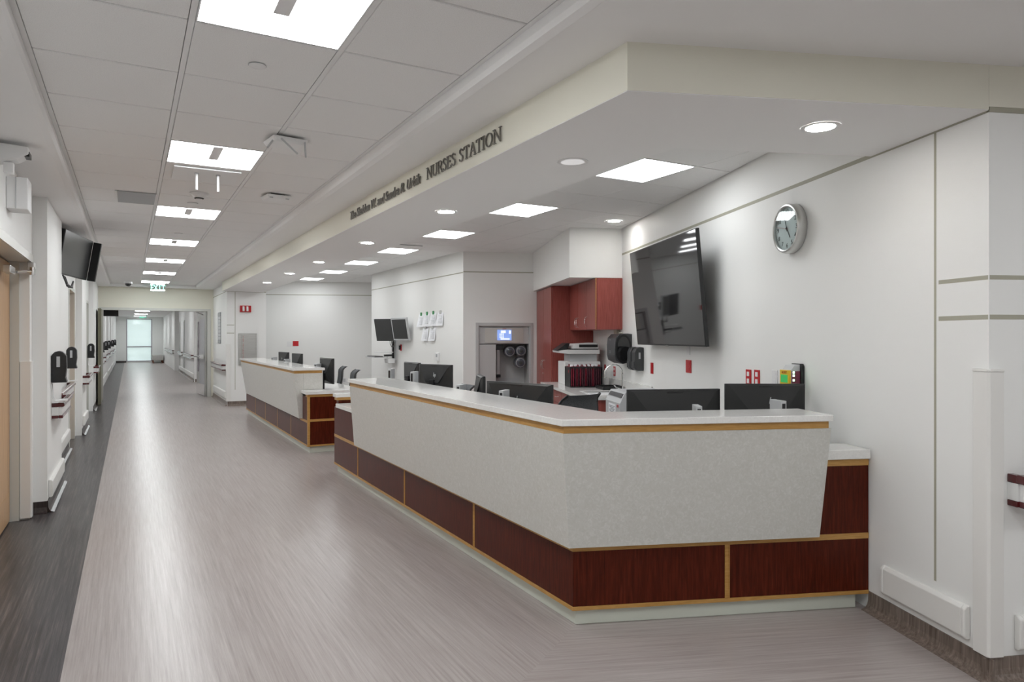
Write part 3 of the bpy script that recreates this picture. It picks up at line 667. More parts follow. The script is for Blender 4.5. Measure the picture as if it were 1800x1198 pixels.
# ================================================================== CHAIRS
def make_chair(label, x, y, rz, ztop):
    """local -y is the back; seat faces +y"""
    t = thing('task_chair', label, 'chair', (x, y, 0), rz, 'mesh back task chairs in the station')
    for k in range(5):
        a = 2 * PI * k / 5 + 0.3
        part('base_leg', MB().tube([(0.03 * math.cos(a), 0.03 * math.sin(a), 0.10), (0.29 * math.cos(a), 0.29 * math.sin(a), 0.068)], [0.024, 0.016]), BLACKP, t, smooth=True)
        part('caster', MB().cyl((0.29 * math.cos(a) - 0.012, 0.29 * math.sin(a), 0.0265), 0.026, 0.024, 'x', 14), BLACKP, t, smooth=True)
    part('gas_column', MB().cyl((0, 0, 0.09), 0.026, 0.31), SATIN, t, smooth=True)
    part('seat', B(-0.24, 0.24, -0.22, 0.24, 0.42, 0.49), MESHC, t, bev=0.025, seg=3)
    part('seat_pan', B(-0.12, 0.12, -0.12, 0.12, 0.385, 0.419), BLACKP, t)
    # curved mesh back rolling over backwards at the top
    prof = []
    h0, h1 = 0.54, ztop
    n = 12
    for i in range(n + 1):
        s_ = i / n; zz = h0 + (h1 - h0) * s_
        yy = -0.235 - 0.055 * s_ - 0.02 * math.sin(s_ * PI)
        if s_ > 0.78: q = (s_ - 0.78) / 0.22; yy -= 0.075 * q * q; zz -= 0.012 * q * q
        prof.append((yy, zz))
    mb = MB(); v = []; f = []; m = 9
    for i, (yy, zz) in enumerate(prof):
        s_ = i / n; hw = 0.205 + 0.02 * math.sin(s_ * PI) - (0.03 * max(0, s_ - 0.8) / 0.2)
        for j in range(m):
            q = -1 + 2 * j / (m - 1); v.append((hw * q, yy + 0.045 * q * q, zz))
    k0 = len(v); v += [(a, b - 0.014, c) for a, b, c in v]
    for i in range(n):
        for j in range(m - 1):
            a = i * m + j; f.append((a, a + 1, a + m + 1, a + m)); f.append((k0 + a, k0 + a + m, k0 + a + m + 1, k0 + a + 1))
    for i in range(n):
        for j in (0, m - 1):
            a = i * m + j; f.append((a, a + m, k0 + a + m, k0 + a))
    for j in range(m - 1):
        f.append((j, j + 1, k0 + j + 1, k0 + j)); a = n * m + j; f.append((a, a + 1, k0 + a + 1, k0 + a))
    bk_ = part('backrest', mb.raw(v, f), MESHC, t, smooth=True)
    for sd in (-1, 1):
        pts = [(v[i * m + (0 if sd < 0 else m - 1)][0] * 1.01, v[i * m + (0 if sd < 0 else m - 1)][1] - 0.007, v[i * m][2]) for i in range(n + 1)]
        part('back_frame', MB().tube(pts, 0.011), BLACKP, bk_, smooth=True)
    part('back_bracket', MB().tube([(0, -0.10, 0.40), (0, -0.24, 0.41), (0, -0.285, 0.48), (0, -0.275, 0.60)], 0.02), BLACKP, t, smooth=True)
    for sd in (-1, 1):
        part('arm_post', MB().tube([(sd * 0.20, 0.0, 0.40), (sd * 0.275, 0.0, 0.44), (sd * 0.275, 0.0, 0.645)], 0.014), BLACKP, t, smooth=True)
        part('arm_pad', B(sd * 0.275 - 0.04, sd * 0.275 + 0.04, -0.10, 0.13, 0.646, 0.668), BLACKP, t, bev=0.008)
    return t
make_chair('grey mesh task chair in front of the sink cabinet', 3.10, 4.78, rad(10), 1.055)
make_chair('task chair showing only a sliver past the near monitors', 2.92, 6.80, rad(85), 0.985)
make_chair('black mesh task chair nearest the far desk monitors', 3.04, 12.2, rad(82), 0.985)
make_chair('black mesh task chair left of the alcove screens', 2.87, 10.83, rad(82), 0.985)

# ================================================================== CLOCK WALL
# wall clock
ck = thing('wall_clock', 'round silver wall clock on the white wall above the desk', 'clock', RL(1.545, 0.0, 2.215), RZ)
part('case', MB().lathe([(0.0, 0.001), (0.158, 0.001), (0.163, 0.01), (0.163, 0.05), (0.157, 0.064), (0.148, 0.067), (0.141, 0.062), (0.140, 0.050)], axis='y', n=48), SATIN, ck, smooth=True)
part('face', MB().cyl((0, 0.045, 0), 0.1405, 0.003, 'y', 48), CLOCKF, ck)
def flat_text(name, s, size, m, parent, loc, rx=PI / 2, rz=PI, extrude=0.0006, sx=1.0):
    """text standing upright, read by someone looking along local -y"""
    o = link(name, txt_mesh(s, size, m, extrude), parent, False, loc)
    o.rotation_euler = (rx, 0, rz); o.scale = (sx, 1, 1)
    return o
for k in range(1, 13):
    a = 2 * PI * k / 12
    flat_text('numeral', str(k), 0.042, BLACKM, ck, (-0.112 * math.sin(a), 0.0488, 0.112 * math.cos(a)))
tm = MB()
for k in range(60):
    a = 2 * PI * k / 60; r0 = 0.130 if k % 5 else 0.126
    M = Matrix.Rotation(a, 4, 'Y'); tm.raw([M @ Vector(p) for p in [(-0.0006, 0.0482, r0), (0.0006, 0.0482, r0), (0.0006, 0.0482, 0.137), (-0.0006, 0.0482, 0.137)]], [(0, 1, 2, 3)])
part('minute_marks', tm, BLACKM, ck)
def hand(name, ang, ln, wd, m, y):
    M = Matrix.Rotation(-ang, 4, 'Y')
    part(name, MB().box(-wd / 2, wd / 2, y, y + 0.0015, -0.02, ln).xf(M), m, ck)
hand('hour_hand', rad(30 * 4.95), 0.075, 0.006, BLACKM, 0.050)
hand('minute_hand', rad(6 * 57.3), 0.11, 0.0045, BLACKM, 0.0525)
hand('second_hand', rad(6 * 47), 0.115, 0.0018, RED, 0.055)
part('pivot', MB().cyl((0, 0.049, 0), 0.005, 0.009, 'y', 12), BLACKM, ck)
part('lens', MB().cyl((0, 0.0605, 0), 0.1405, 0.001, 'y', 48), GLASS, ck)

# large tilted TV
tv = thing('wall_television', 'large black television tilted forward on the white wall', 'television', RL(3.44, 0.0, 1.42), RZ)
tw, th = 1.70, 0.965
Mtv = Matrix.Translation((0, 0.145, 0)) @ Matrix.Rotation(rad(-5.2), 4, 'X')
part('case', MB().box(-tw / 2, tw / 2, -0.03, 0.0, 0, th).xf(Mtv), BLACKP, tv, bev=0.003)
part('screen', MB().box(-tw / 2 + 0.008, tw / 2 - 0.008, 0.0003, 0.002, 0.014, th - 0.008).xf(Mtv), SCREEN, tv)
part('badge', MB().box(-0.03, 0.03, 0.001, 0.006, -0.008, 0.004).xf(Mtv), SATIN, tv)
part('rear_housing', MB().box(-0.5, 0.5, -0.07, -0.0305, 0.12, 0.62).xf(Mtv), BLACKP, tv, bev=0.005)
part('wall_bracket', MB().box(-0.3, 0.3, 0.001, 0.02, 0.12, 0.70), BLACKM, tv)
part('bracket_arm', MB().hexa([(-0.2, 0.02, 0.55), (-0.16, 0.02, 0.55), (-0.16, 0.13, 0.55), (-0.2, 0.13, 0.55)], [(-0.2, 0.02, 0.6), (-0.16, 0.02, 0.6), (-0.16, 0.13, 0.6), (-0.2, 0.13, 0.6)]), BLACKM, tv)
part('bracket_arm', MB().box(0.16, 0.2, 0.02, 0.13, 0.55, 0.6), BLACKM, tv)

def wall_plate(name, label, u, z, w, h, m, group=None, holes=True, rocker=None):
    t = thing(name, label, 'outlet', RL(u, 0.0, z), RZ, group)
    part('plate', B(-w / 2, w / 2, 0.0003, 0.007, -h / 2, h / 2), m, t, bev=0.002)
    if holes:
        for s_ in (-1, 1):
            part('socket', B(-w * 0.22, w * 0.22, 0.007, 0.009, s_ * h * 0.22 - h * 0.14, s_ * h * 0.22 + h * 0.14), rocker or m, t)
    return t
wall_plate('outlet', 'narrow red outlet plate on clock wall left of the white one', 4.245, 1.172, 0.075, 0.117, RED)
wall_plate('outlet', 'wide red outlet plate below the television', 3.28, 1.232, 0.12, 0.117, RED)
wall_plate('outlet', 'white outlet plate just under the television bottom edge', 3.287, 1.382, 0.075, 0.09, WHITEP)
wall_plate('outlet', 'left one of two red outlets with white sockets near the alert box', 2.155, 1.198, 0.078, 0.118, RED, rocker=WHITEP)
wall_plate('outlet', 'right one of two red outlets with white sockets near the alert box', 2.028, 1.201, 0.078, 0.118, RED, rocker=WHITEP)
wall_plate('outlet', 'red outlet plate behind the sink faucet', 5.60, 1.075, 0.075, 0.117, RED, rocker=WHITEP)
wall_plate('outlet', 'dark red outlet plate beside the folder box', 6.02, 1.08, 0.06, 0.12, RED)

# alert device
al = thing('alert_monitor', 'yellow and grey ALERT gas monitor on black backplate', 'monitor', RL(1.49, 0.0, 1.17), RZ)
part('backplate', MB().extry([(-0.06, -0.005), (0.045, -0.005), (0.06, 0.012), (0.06, 0.142), (0.045, 0.157), (-0.06, 0.157), (-0.072, 0.142), (-0.072, 0.012)], 0.0005, 0.022), BLACKP, al, bev=0.003)
part('body', MB().extr([(0.022, 0.0), (0.085, 0.0), (0.085, 0.115), (0.06, 0.148), (0.022, 0.152)], -0.055, 0.055), GREYP, al, bev=0.003)
part('yellow_front', B(-0.055, 0.055, 0.0855, 0.10, 0.0, 0.116), YEL, al, bev=0.002)
part('lcd', B(-0.04, 0.04, 0.1001, 0.102, 0.035, 0.085), LCDG, al)
flat_text('lettering', 'ALERT', 0.022, mat('red_print', (0.35, 0.02, 0.01), 0.5), al, (0, 0.1006, 0.100))
part('side_panel', B(-0.0565, -0.0555, 0.024, 0.082, 0.005, 0.11), mat('maroon_label', (0.18, 0.03, 0.06), 0.5), al)
for z_ in (0.045, 0.075, 0.095):
    part('indicator', B(-0.0585, -0.0566, 0.062, 0.074, z_, z_ + 0.013), LED, al)
part('button', MB().cyl((-0.035, 0.1002, 0.015), 0.006, 0.003, 'y', 12), BLACKP, al)
wall_plate('outlet', 'small white wall plate beside the yellow alert box', 1.78, 1.215, 0.07, 0.11, WHITEP)

# towel dispenser
td = thing('paper_towel_dispenser', 'black paper towel dispenser with smoked window above the sink', 'dispenser', RL(5.08, 0.0, 1.19), RZ)
W2, H2, DP = 0.17, 0.35, 0.20
prof = []
for k in range(13):
    a = PI * k / 12; prof.append((0.135 * math.cos(a), 0.235 + 0.115 * math.sin(a)))
for k in range(13):
    a = PI + PI * k / 12; prof.append((0.135 * math.cos(a), 0.115 + 0.115 * math.sin(a)))
part('housing', MB().extr([(0.0005, 0.03), (0.0005, 0.345), (0.05, 0.35), (0.15, 0.345), (0.195, 0.30), (0.205, 0.22), (0.205, 0.10), (0.19, 0.04), (0.11, 0.0), (0.05, 0.012)], -0.165, 0.165), CHARP, td, bev=0.006)
sw_ = MB()
pr2 = []
for k in range(28):
    a = 2 * PI * k / 28; cz = 0.20 if math.sin(a) > 0 else 0.15
    pr2.append((0.105 + 0.092 * math.cos(a), cz + 0.14 * math.sin(a)))
part('window_ring', MB().extr([(y, z) for y, z in pr2], -0.175, -0.1655), BLACKP, td)
pr3 = [(0.105 + (y - 0.105) * 0.78, 0.175 + (z - 0.175) * 0.84) for y, z in pr2]
part('window', MB().extr(pr3, -0.178, -0.1752), SCREEN, td)
for z_ in (0.12, 0.14, 0.27):
    part('icon', B(0.02, 0.035, 0.2052, 0.206, z_, z_ + 0.012), GREYP, td)
# soap dispensers
def soap(label, u):
    t = thing('soap_dispenser', label, 'dispenser', RL(u, 0.0, 1.13), RZ, 'charcoal soap dispensers beside the towel dispenser')
    part('housing', MB().extr([(0.0005, 0.0), (0.0005, 0.255), (0.045, 0.262), (0.085, 0.245), (0.105, 0.20), (0.105, 0.07), (0.10, 0.02), (0.07, 0.0)], -0.055, 0.055), CHARP, t, bev=0.008)
    part('window_strip', B(-0.0565, -0.0552, 0.04, 0.06, 0.13, 0.20), GREYP, t)
    part('push_bar', B(-0.045, 0.045, 0.1055, 0.112, 0.03, 0.10), CHARP, t, bev=0.003)
soap('charcoal soap dispenser next to the towel dispenser', 4.72)
soap('charcoal soap dispenser nearer the television', 4.56)

# cabinets under the bulkhead -------------------------------------
tc = thing('tall_cabinet', 'tall cherry cabinet beside the dispensing machine', 'cabinet', RL(6.62, 0, 0), RZ)
part('body', B(0, 1.12, 0.003, 0.58, 0.1, 2.205), CHERRY2, tc)
part('plinth', B(0.01, 1.11, 0.003, 0.52, 0, 0.0995), BLACKM, tc)
def pull(parent, x, y, z, ln=0.10, vert=True):
    pts = []
    for k in range(9):
        a = PI * k / 8; q = -math.cos(a) * ln / 2; d = 0.032 * math.sin(a) ** 0.7 if 0 < k < 8 else 0
        pts.append((x, y + d, z + q) if vert else (x + q, y + d, z))
    return part('handle', MB().tube(pts, 0.005), CHROME, parent, smooth=True)
for k, (x0, x1) in enumerate(((0.004, 0.556), (0.562, 1.116))):
    d = part('door', B(x0, x1, 0.581, 0.60, 0.11, 2.20), CHERRY2, tc, bev=0.001)
    pull(d, x1 - 0.05 if k == 0 else x0 + 0.05, 0.60, 1.10, 0.12)
    part('lock', MB().cyl((x1 - 0.05 if k == 0 else x0 + 0.05, 0.60, 0.97), 0.012, 0.006, 'y', 12), CHROME, d)
uc = thing('wall_cabinet', 'cherry wall cabinet with arched handles under the bulkhead', 'cabinet', RL(5.27, 0, 1.59), RZ)
part('body', B(0, 1.345, 0.003, 0.315, 0, 0.615), CHERRY2, uc)
for k, (x0, x1) in enumerate(((0.004, 0.445), (0.451, 0.895), (0.90, 1.342))):
    d = part('door', B(x0, x1, 0.316, 0.335, 0.004, 0.612), CHERRY2, uc, bev=0.001)
    pull(d, (x1 - 0.04) if k in (0, 1) else (x0 + 0.04), 0.335, 0.10, 0.12)
part('edge_strip', B(-0.002, -0.0003, 0.328, 0.3355, 0, 0.615), GOLD, uc)
bc = thing('base_cabinet', 'cherry base cabinet with drawers below the sink', 'cabinet', RL(4.24, 0, 0), RZ)
part('body', B(0.02, 2.37, 0.003, 0.70, 0.1, 0.7), CHERRY2, bc)
part('body_rail', B(0.02, 0.14, 0.003, 0.70, 0.7005, 0.845).box(0.75, 2.37, 0.003, 0.70, 0.7005, 0.845).box(0.1405, 0.7495, 0.66, 0.70, 0.7005, 0.845), CHERRY2, bc)
part('plinth', B(0.05, 2.37, 0.003, 0.63, 0, 0.0995), BLACKM, bc)
for k in range(3):
    x0 = 0.03 + k * 0.78; x1 = x0 + 0.77
    xm = (x0 + x1) / 2
    for q, (a, b) in enumerate(((x0, xm - 0.003), (xm + 0.003, x1))):
        dr = part('drawer', B(a, b, 0.7005, 0.718, 0.69, 0.838), CHERRY2, bc, bev=0.001)
        pull(dr, (a + b) / 2, 0.718, 0.765, 0.09, False)
        d = part('door', B(a, b, 0.7005, 0.718, 0.11, 0.68), CHERRY2, bc, bev=0.001)
        pull(d, b - 0.04 if q == 0 else a + 0.04, 0.718, 0.60, 0.12)
ct = thing('sink_counter', 'pale stone counter holding the printer and sink', 'counter', RL(4.22, 0, 0.846), RZ)
part('slab', B(0, 0.155, 0.003, 0.75, 0, 0.034).box(0.735, 2.395, 0.003, 0.75, 0, 0.034).box(0.155, 0.735, 0.003, 0.22, 0, 0.034).box(0.155, 0.735, 0.62, 0.75, 0, 0.034), TOP, ct)
part('backsplash', B(0, 2.395, 0.003, 0.02, 0.0345, 0.135), TOP, ct)
sk = thing('sink', 'white basin set into the pale counter', 'sink', RL(4.665, 0.42, 0.70), RZ)
part('basin', MB().raw([(-0.25, -0.17, 0.17), (0.25, -0.17, 0.17), (0.25, 0.17, 0.17), (-0.25, 0.17, 0.17), (-0.2, -0.13, 0.02), (0.2, -0.13, 0.02), (0.2, 0.13, 0.02), (-0.2, 0.13, 0.02)],
     [(0, 1, 5, 4), (1, 2, 6, 5), (2, 3, 7, 6), (3, 0, 4, 7), (4, 5, 6, 7)]), WHITEP, sk)
part('rim', B(-0.285, 0.285, -0.195, -0.165, 0.1805, 0.186).box(-0.285, 0.285, 0.165, 0.195, 0.1805, 0.186).box(-0.285, -0.245, -0.165, 0.165, 0.1805, 0.186).box(0.245, 0.285, -0.165, 0.165, 0.1805, 0.186), WHITEP, sk, bev=0.002)
part('drain', MB().cyl((0, 0, 0.0205), 0.03, 0.004, n=16), CHROME, sk)
fc = thing('faucet', 'chrome gooseneck faucet at the sink', 'faucet', RL(4.86, 0.13, 0.8805), RZ)
pts = [(0, 0, 0.02), (0, 0, 0.20)]
for k in range(1, 11):
    a = PI * k / 10; pts.append((0, 0.105 - 0.105 * math.cos(a), 0.20 + 0.105 * math.sin(a)))
pts.append((0, 0.21, 0.16))
part('spout', MB().tube(pts, 0.010, 10), CHROME, fc, smooth=True)
part('base', MB().cyl((0, 0, 0), 0.026, 0.03, n=18), CHROME, fc, smooth=True)
part('lever', MB().tube([(0.0, 0.02, 0.03), (0.02, 0.07, 0.045), (0.03, 0.10, 0.08)], 0.006), CHROME, fc, smooth=True)
part('side_sprayer', MB().cyl((-0.12, 0, 0), 0.014, 0.07, n=12, r2=0.009), CHROME, fc, smooth=True)
tr = solo('dish_tray', MB().box(-0.16, 0.16, -0.13, 0.13, 0, 0.012).box(-0.16, 0.16, -0.13, -0.12, 0.012, 0.04).box(-0.16, 0.16, 0.12, 0.13, 0.012, 0.04).box(-0.16, -0.15, -0.12, 0.12, 0.012, 0.04).box(0.15, 0.16, -0.12, 0.12, 0.012, 0.04),
          BLACKP, 'black tray on the counter behind the faucet', 'tray', RL(5.24, 0.17, 0.8805), RZ)
# printer
pn = thing('printer', 'white and black office printer on the counter', 'printer', RL(6.2, 0.31, 0.8805), RZ)
part('body', B(-0.20, 0.20, -0.24, 0.24, 0.0, 0.30), WHITEP, pn, bev=0.01)
part('neck', B(-0.16, 0.18, -0.20, 0.16, 0.3005, 0.40), GREYP, pn)
part('output_recess', B(-0.2005, -0.2, -0.20, 0.20, 0.10, 0.16), BLACKP, pn)
part('scanner', MB().extr([(-0.22, 0.4005), (0.20, 0.4005), (0.31, 0.415), (0.32, 0.44), (0.2, 0.455), (-0.22, 0.455)], -0.23, 0.2), WHITEP, pn, bev=0.004)
part('scan_gap', B(-0.21, 0.18, -0.21, 0.17, 0.4555, 0.468), BLACKP, pn)
part('document_feeder', MB().extr([(-0.21, 0.4685), (0.14, 0.4685), (0.10, 0.53), (-0.18, 0.545), (-0.21, 0.52)], -0.21, 0.17), WHITEP, pn, bev=0.004)
part('feeder_slot', B(-0.2125, -0.2105, -0.20, 0.05, 0.485, 0.522), BLACKP, pn)
part('control_panel', MB().hexa([(-0.16, 0.19, 0.456), (0.14, 0.19, 0.456), (0.14, 0.33, 0.446), (-0.16, 0.33, 0.446)], [(-0.16, 0.16, 0.54), (0.14, 0.16, 0.54), (0.14, 0.20, 0.54), (-0.16, 0.20, 0.54)]), BLACKP, pn)
# folder box
fx = thing('folder_box', 'clear crate packed with red hanging folders', 'file box', RL(5.52, 0.385, 0.8805), RZ)
part('base', B(0, 0.30, -0.20, 0.20, 0, 0.01), BLACKP, fx)
for sd in (-1, 1):
    part('side_wall', B(0, 0.30, sd * 0.2 - 0.003, sd * 0.2 + 0.003, 0.0105, 0.25), BLACKP, fx)
part('rail', B(0, 0.006, -0.196, 0.196, 0.235, 0.25), BLACKP, fx)
part('rail', B(0.294, 0.30, -0.196, 0.196, 0.235, 0.25), BLACKP, fx)
part('clip_badge', B(0.06, 0.09, 0.2035, 0.206, 0.18, 0.21), RED, fx)
for k in range(17):
    y = -0.18 + k * 0.0225; m_ = REDF if k in (16, 13, 8, 15, 4, 11) else REDD
    o = part('folder', MB().hexa([(0.012, y - 0.004, 0.015), (0.28, y - 0.004, 0.015), (0.28, y + 0.004, 0.015), (0.012, y + 0.004, 0.015)],
         [(0.012, y - 0.009, 0.255), (0.28, y - 0.009, 0.255), (0.28, y + 0.009, 0.255), (0.012, y + 0.009, 0.255)]), m_, fx)
    part('folder_tab', B(0.03 + 0.06 * (k % 4), 0.10 + 0.06 * (k % 4), y - 0.003, y + 0.003, 0.2555, 0.278), PAPER if k % 3 else REDF, o)
# wiring duct under the wall cabinet
dk = thing('conduit_box', 'small beige junction box under the wall cabinet', 'box', RL(5.42, 0.0, 1.51), RZ)
part('box', B(-0.06, 0.06, 0.003, 0.05, 0.0, 0.075), mat('beige_enamel', (0.5, 0.47, 0.38), 0.5), dk, bev=0.003)
part('conduit', MB().tube([(-0.08, 0.02, 0.04), (-0.2, 0.02, 0.04)], 0.009), CREAM, dk)
# document bin
bn = thing('document_bin', 'tall grey locked document bin with printed notice', 'bin', RL(3.28, 0.17, 0), RZ)
part('body', MB().box(0.0, 0.46, 0, 0.48, 0.03, 0.90).hexa([(0, 0, 0.9), (0.46, 0, 0.9), (0.46, 0.48, 0.9), (0, 0.48, 0.9)], [(0, 0, 1.0), (0.46, 0, 1.0), (0.46, 0.43, 1.0), (0, 0.43, 1.0)]), GREYP, bn)
part('plinth', B(0.03, 0.43, 0.03, 0.45, 0, 0.0295), BLACKP, bn)
part('slot', MB().hexa([(0.03, 0.457, 0.95), (0.43, 0.457, 0.95), (0.43, 0.462, 0.95), (0.03, 0.462, 0.95)], [(0.03, 0.435, 0.985), (0.43, 0.435, 0.985), (0.43, 0.44, 0.985), (0.03, 0.44, 0.985)]), BLACKP, bn)
nt_ = part('notice', B(0.14, 0.36, 0.4802, 0.4815, 0.70, 0.88), PAPER, bn)
for k in range(7):
    z_ = 0.86 - k * 0.013; part('print_line', B(0.16 + 0.02 * (k % 2), 0.34 - 0.015 * (k % 3), 0.4816, 0.482, z_ - 0.006 if k < 5 else z_ - 0.003, z_), INK, nt_)
part('print_block', B(0.17, 0.33, 0.4816, 0.482, 0.715, 0.755), INK, nt_)
part('red_lock', B(0.05, 0.09, 0.4802, 0.484, 0.86, 0.885), RED, bn)

# corner guard, bumper rail, handrail at the right -----------------
cg = MB().prism([(-0.022, -0.055), (-0.022, 0.012), (-0.012, 0.022), (0.065, 0.022), (0.065, 0.0005), (-0.0005, 0.0005), (-0.0005, -0.055)], 0.105, 1.358)
cgt = thing('corner_guard', 'tall white corner guard at the right wall corner', 'corner guard', RL(0, 0, 0.105), RZ)
part('guard', MB().prism([(-0.02, -0.055), (-0.02, 0.010), (-0.010, 0.02), (0.065, 0.02), (0.065, 0.0005), (-0.0005, 0.0005), (-0.0005, -0.055)], 0.0, 1.243), PVC, cgt, bev=0.002)
part('cap', MB().prism([(-0.023, -0.057), (-0.023, 0.012), (-0.012, 0.023), (0.067, 0.023), (0.067, 0.0006), (-0.0006, 0.0006), (-0.0006, -0.057)], 1.2435, 1.255), PVC, cgt, bev=0.002)
def bumper(label, x0, x1, loc, rz, h=0.15, d=0.032, group=None):
    t = thing('wall_bumper', label, 'bumper', loc, rz, group)
    part('cover', MB().extr([(0.0005, 0.0), (d * 0.7, 0.0), (d, 0.012), (d, h - 0.014), (d * 0.6, h), (0.0005, h)], x0, x1), PVC, t, bev=0.003)
    for x in (x0, x1):
        s_ = 1 if x == x1 else -1
        part('end_cap', MB().extr([(0.0005, -0.002), (d * 0.7, -0.002), (d + 0.002, 0.012), (d + 0.002, h - 0.014), (d * 0.6, h + 0.002), (0.0005, h + 0.002)], min(x, x + s_ * 0.022), max(x, x + s_ * 0.022)), PVC, t, bev=0.006)
    return t
bumper('long white wall bumper low on the clock wall beside the desk', 0.12, 0.64, RL(0, 0, 0.135), RZ)
bumper('white wall bumper cut off by the right picture edge', -1.3, -0.145, RL(0, 0, 0.13), ANG + PI / 2)
bpy.data.objects['wall_bumper.001'].rotation_euler = (0, 0, RZF)
def handrail(label, x0, x1, loc, rz, group='burgundy and white handrails'):
    t = thing('handrail', label, 'handrail', loc, rz, group)
    part('top_rail', MB().extr([(0.045, 0.868), (0.088, 0.866), (0.098, 0.874), (0.098, 0.894), (0.09, 0.903), (0.05, 0.905), (0.042, 0.896)], x0, x1), BURG, t, bev=0.004)
    part('body', MB().extr([(0.055, 0.79), (0.075, 0.79), (0.08, 0.867), (0.055, 0.867)], x0 + 0.012, x1 - 0.012), RAILW, t)
    part('bottom_rail', B(x0 + 0.01, x1 - 0.01, 0.05, 0.085, 0.762, 0.7895), BURG, t, bev=0.004)
    for x in (x0 + 0.0005, x1 - 0.0305):
        part('end_return', B(x, x + 0.03, 0.0006, 0.052, 0.866, 0.902), BURG, t, bev=0.003)
        part('end_return_low', B(x + 0.01, x + 0.03, 0.0006, 0.0495, 0.763, 0.789), BURG, t, bev=0.003)
        part('end_plate', B(x + 0.01, x + 0.028, 0.0006, 0.054, 0.79, 0.865), RAILW, t)
    return t
handrail('burgundy and white handrail at the right picture edge', -1.3, -0.088, RL(0, 0, 0), RZF)

# ================================================================== ALCOVE WALL, MACHINE WALL
# dispensing machine in recess
md = thing('dispensing_machine', 'grey recessed automated dispensing machine with touch screen', 'machine', RL(7.75, 1.10, 0), RZF)
# local x = v offset, local y toward the camera, recess behind the wall face
part('frame', MB().box(-0.445, -0.40, -0.02, 0.012, 0.3, 1.72).box(0.40, 0.445, -0.02, 0.012, 0.3, 1.72).box(-0.40, 0.40, -0.02, 0.012, 1.672, 1.72), MACH, md, bev=0.002)
part('shell', MB().box(-0.40, -0.385, -0.5, -0.021, 0.3, 1.66).box(0.385, 0.40, -0.5, -0.021, 0.3, 1.66).box(-0.385, 0.385, -0.5, -0.49, 0.3, 1.66).box(-0.385, 0.385, -0.489, -0.021, 0.3, 0.62).box(-0.40, 0.40, -0.5, -0.021, 1.6605, 1.6715), MACH, md)
part('upper_panel', B(-0.384, 0.384, -0.12, -0.05, 1.395, 1.655), MACH, md, bev=0.004)
pp = []
for k in range(9):
    q = -1 + k / 4; pp.append((0.30 * q, -0.04 + 0.02 * (1 - q * q)))
hd = part('curved_head', MB().prism([(-0.30, -0.0495)] + pp + [(0.30, -0.0495)], 1.41, 1.64), mat('warm_grey_enamel', (0.58, 0.565, 0.53), 0.4), md, smooth=False)
sc_ = part('touch_screen', B(-0.11, 0.11, -0.018, -0.012, 1.45, 1.61), LCDB, md)
for (a, b, c, d) in ((-0.055, 0.02, 1.56, 1.60), (-0.06, 0.08, 1.46, 1.48), (0.07, 0.10, 1.55, 1.60)):
    part('screen_field', B(-b, -a, -0.0118, -0.0112, c, d), LCDW, sc_)
for i in range(3):
    for j in range(4):
        part('keypad_key', B(0.01 + 0.024 * i, 0.028 + 0.024 * i, -0.0118, -0.0112, 1.488 + 0.018 * j, 1.50 + 0.018 * j), LCDW, sc_)
part('brand_strip', B(-0.03, 0.03, -0.0195, -0.0185, 1.62, 1.628), RED, md)
part('side_door', B(0.13, 0.384, -0.14, -0.03, 0.63, 1.385), MACH, md, bev=0.003)
part('bay_back', B(-0.384, 0.1295, -0.489, -0.45, 0.63, 1.39), MACH, md)
part('bay_shelf', B(-0.384, 0.1295, -0.449, -0.44, 1.10, 1.106), GREYP, md)
part('bay_light', B(-0.30, 0.10, -0.449, -0.435, 0.64, 0.85), GREYP, md)
part('chute', B(0.055, 0.10, -0.20, -0.16, 0.92, 1.33), GREYP, md, bev=0.004)
part('chute_head', B(0.0, 0.12, -0.22, -0.15, 1.30, 1.38), BLACKP, md, bev=0.004)
part('chute_foot', B(0.04, 0.11, -0.21, -0.15, 0.87, 0.915), BLACKP, md, bev=0.004)
for (x, z_) in ((-0.10, 1.275), (-0.275, 1.285), (-0.265, 1.10)):
    cnr = part('canister', MB().lathe([(0.0, -0.09), (0.05, -0.10), (0.085, -0.13), (0.088, -0.30), (0.03, -0.31)], (x, 0, z_), 'y', 24), PIPE, md, smooth=True)
    part('canister_cap', MB().lathe([(0.0, -0.075), (0.03, -0.08), (0.032, -0.10)], (x, 0, z_), 'y', 16), CHARP, cnr, smooth=True)
    part('canister_ring', MB().lathe([(0.06, -0.100), (0.067, -0.104), (0.074, -0.112), (0.07, -0.114)], (x, 0, z_), 'y', 24), MIDGREY, cnr, smooth=True)

# wall workstation with two screens on an arm
wk = thing('wall_workstation', 'wall arm with two tilted screens and a keyboard tray', 'workstation', (AX, 12.62, 0), RWL)
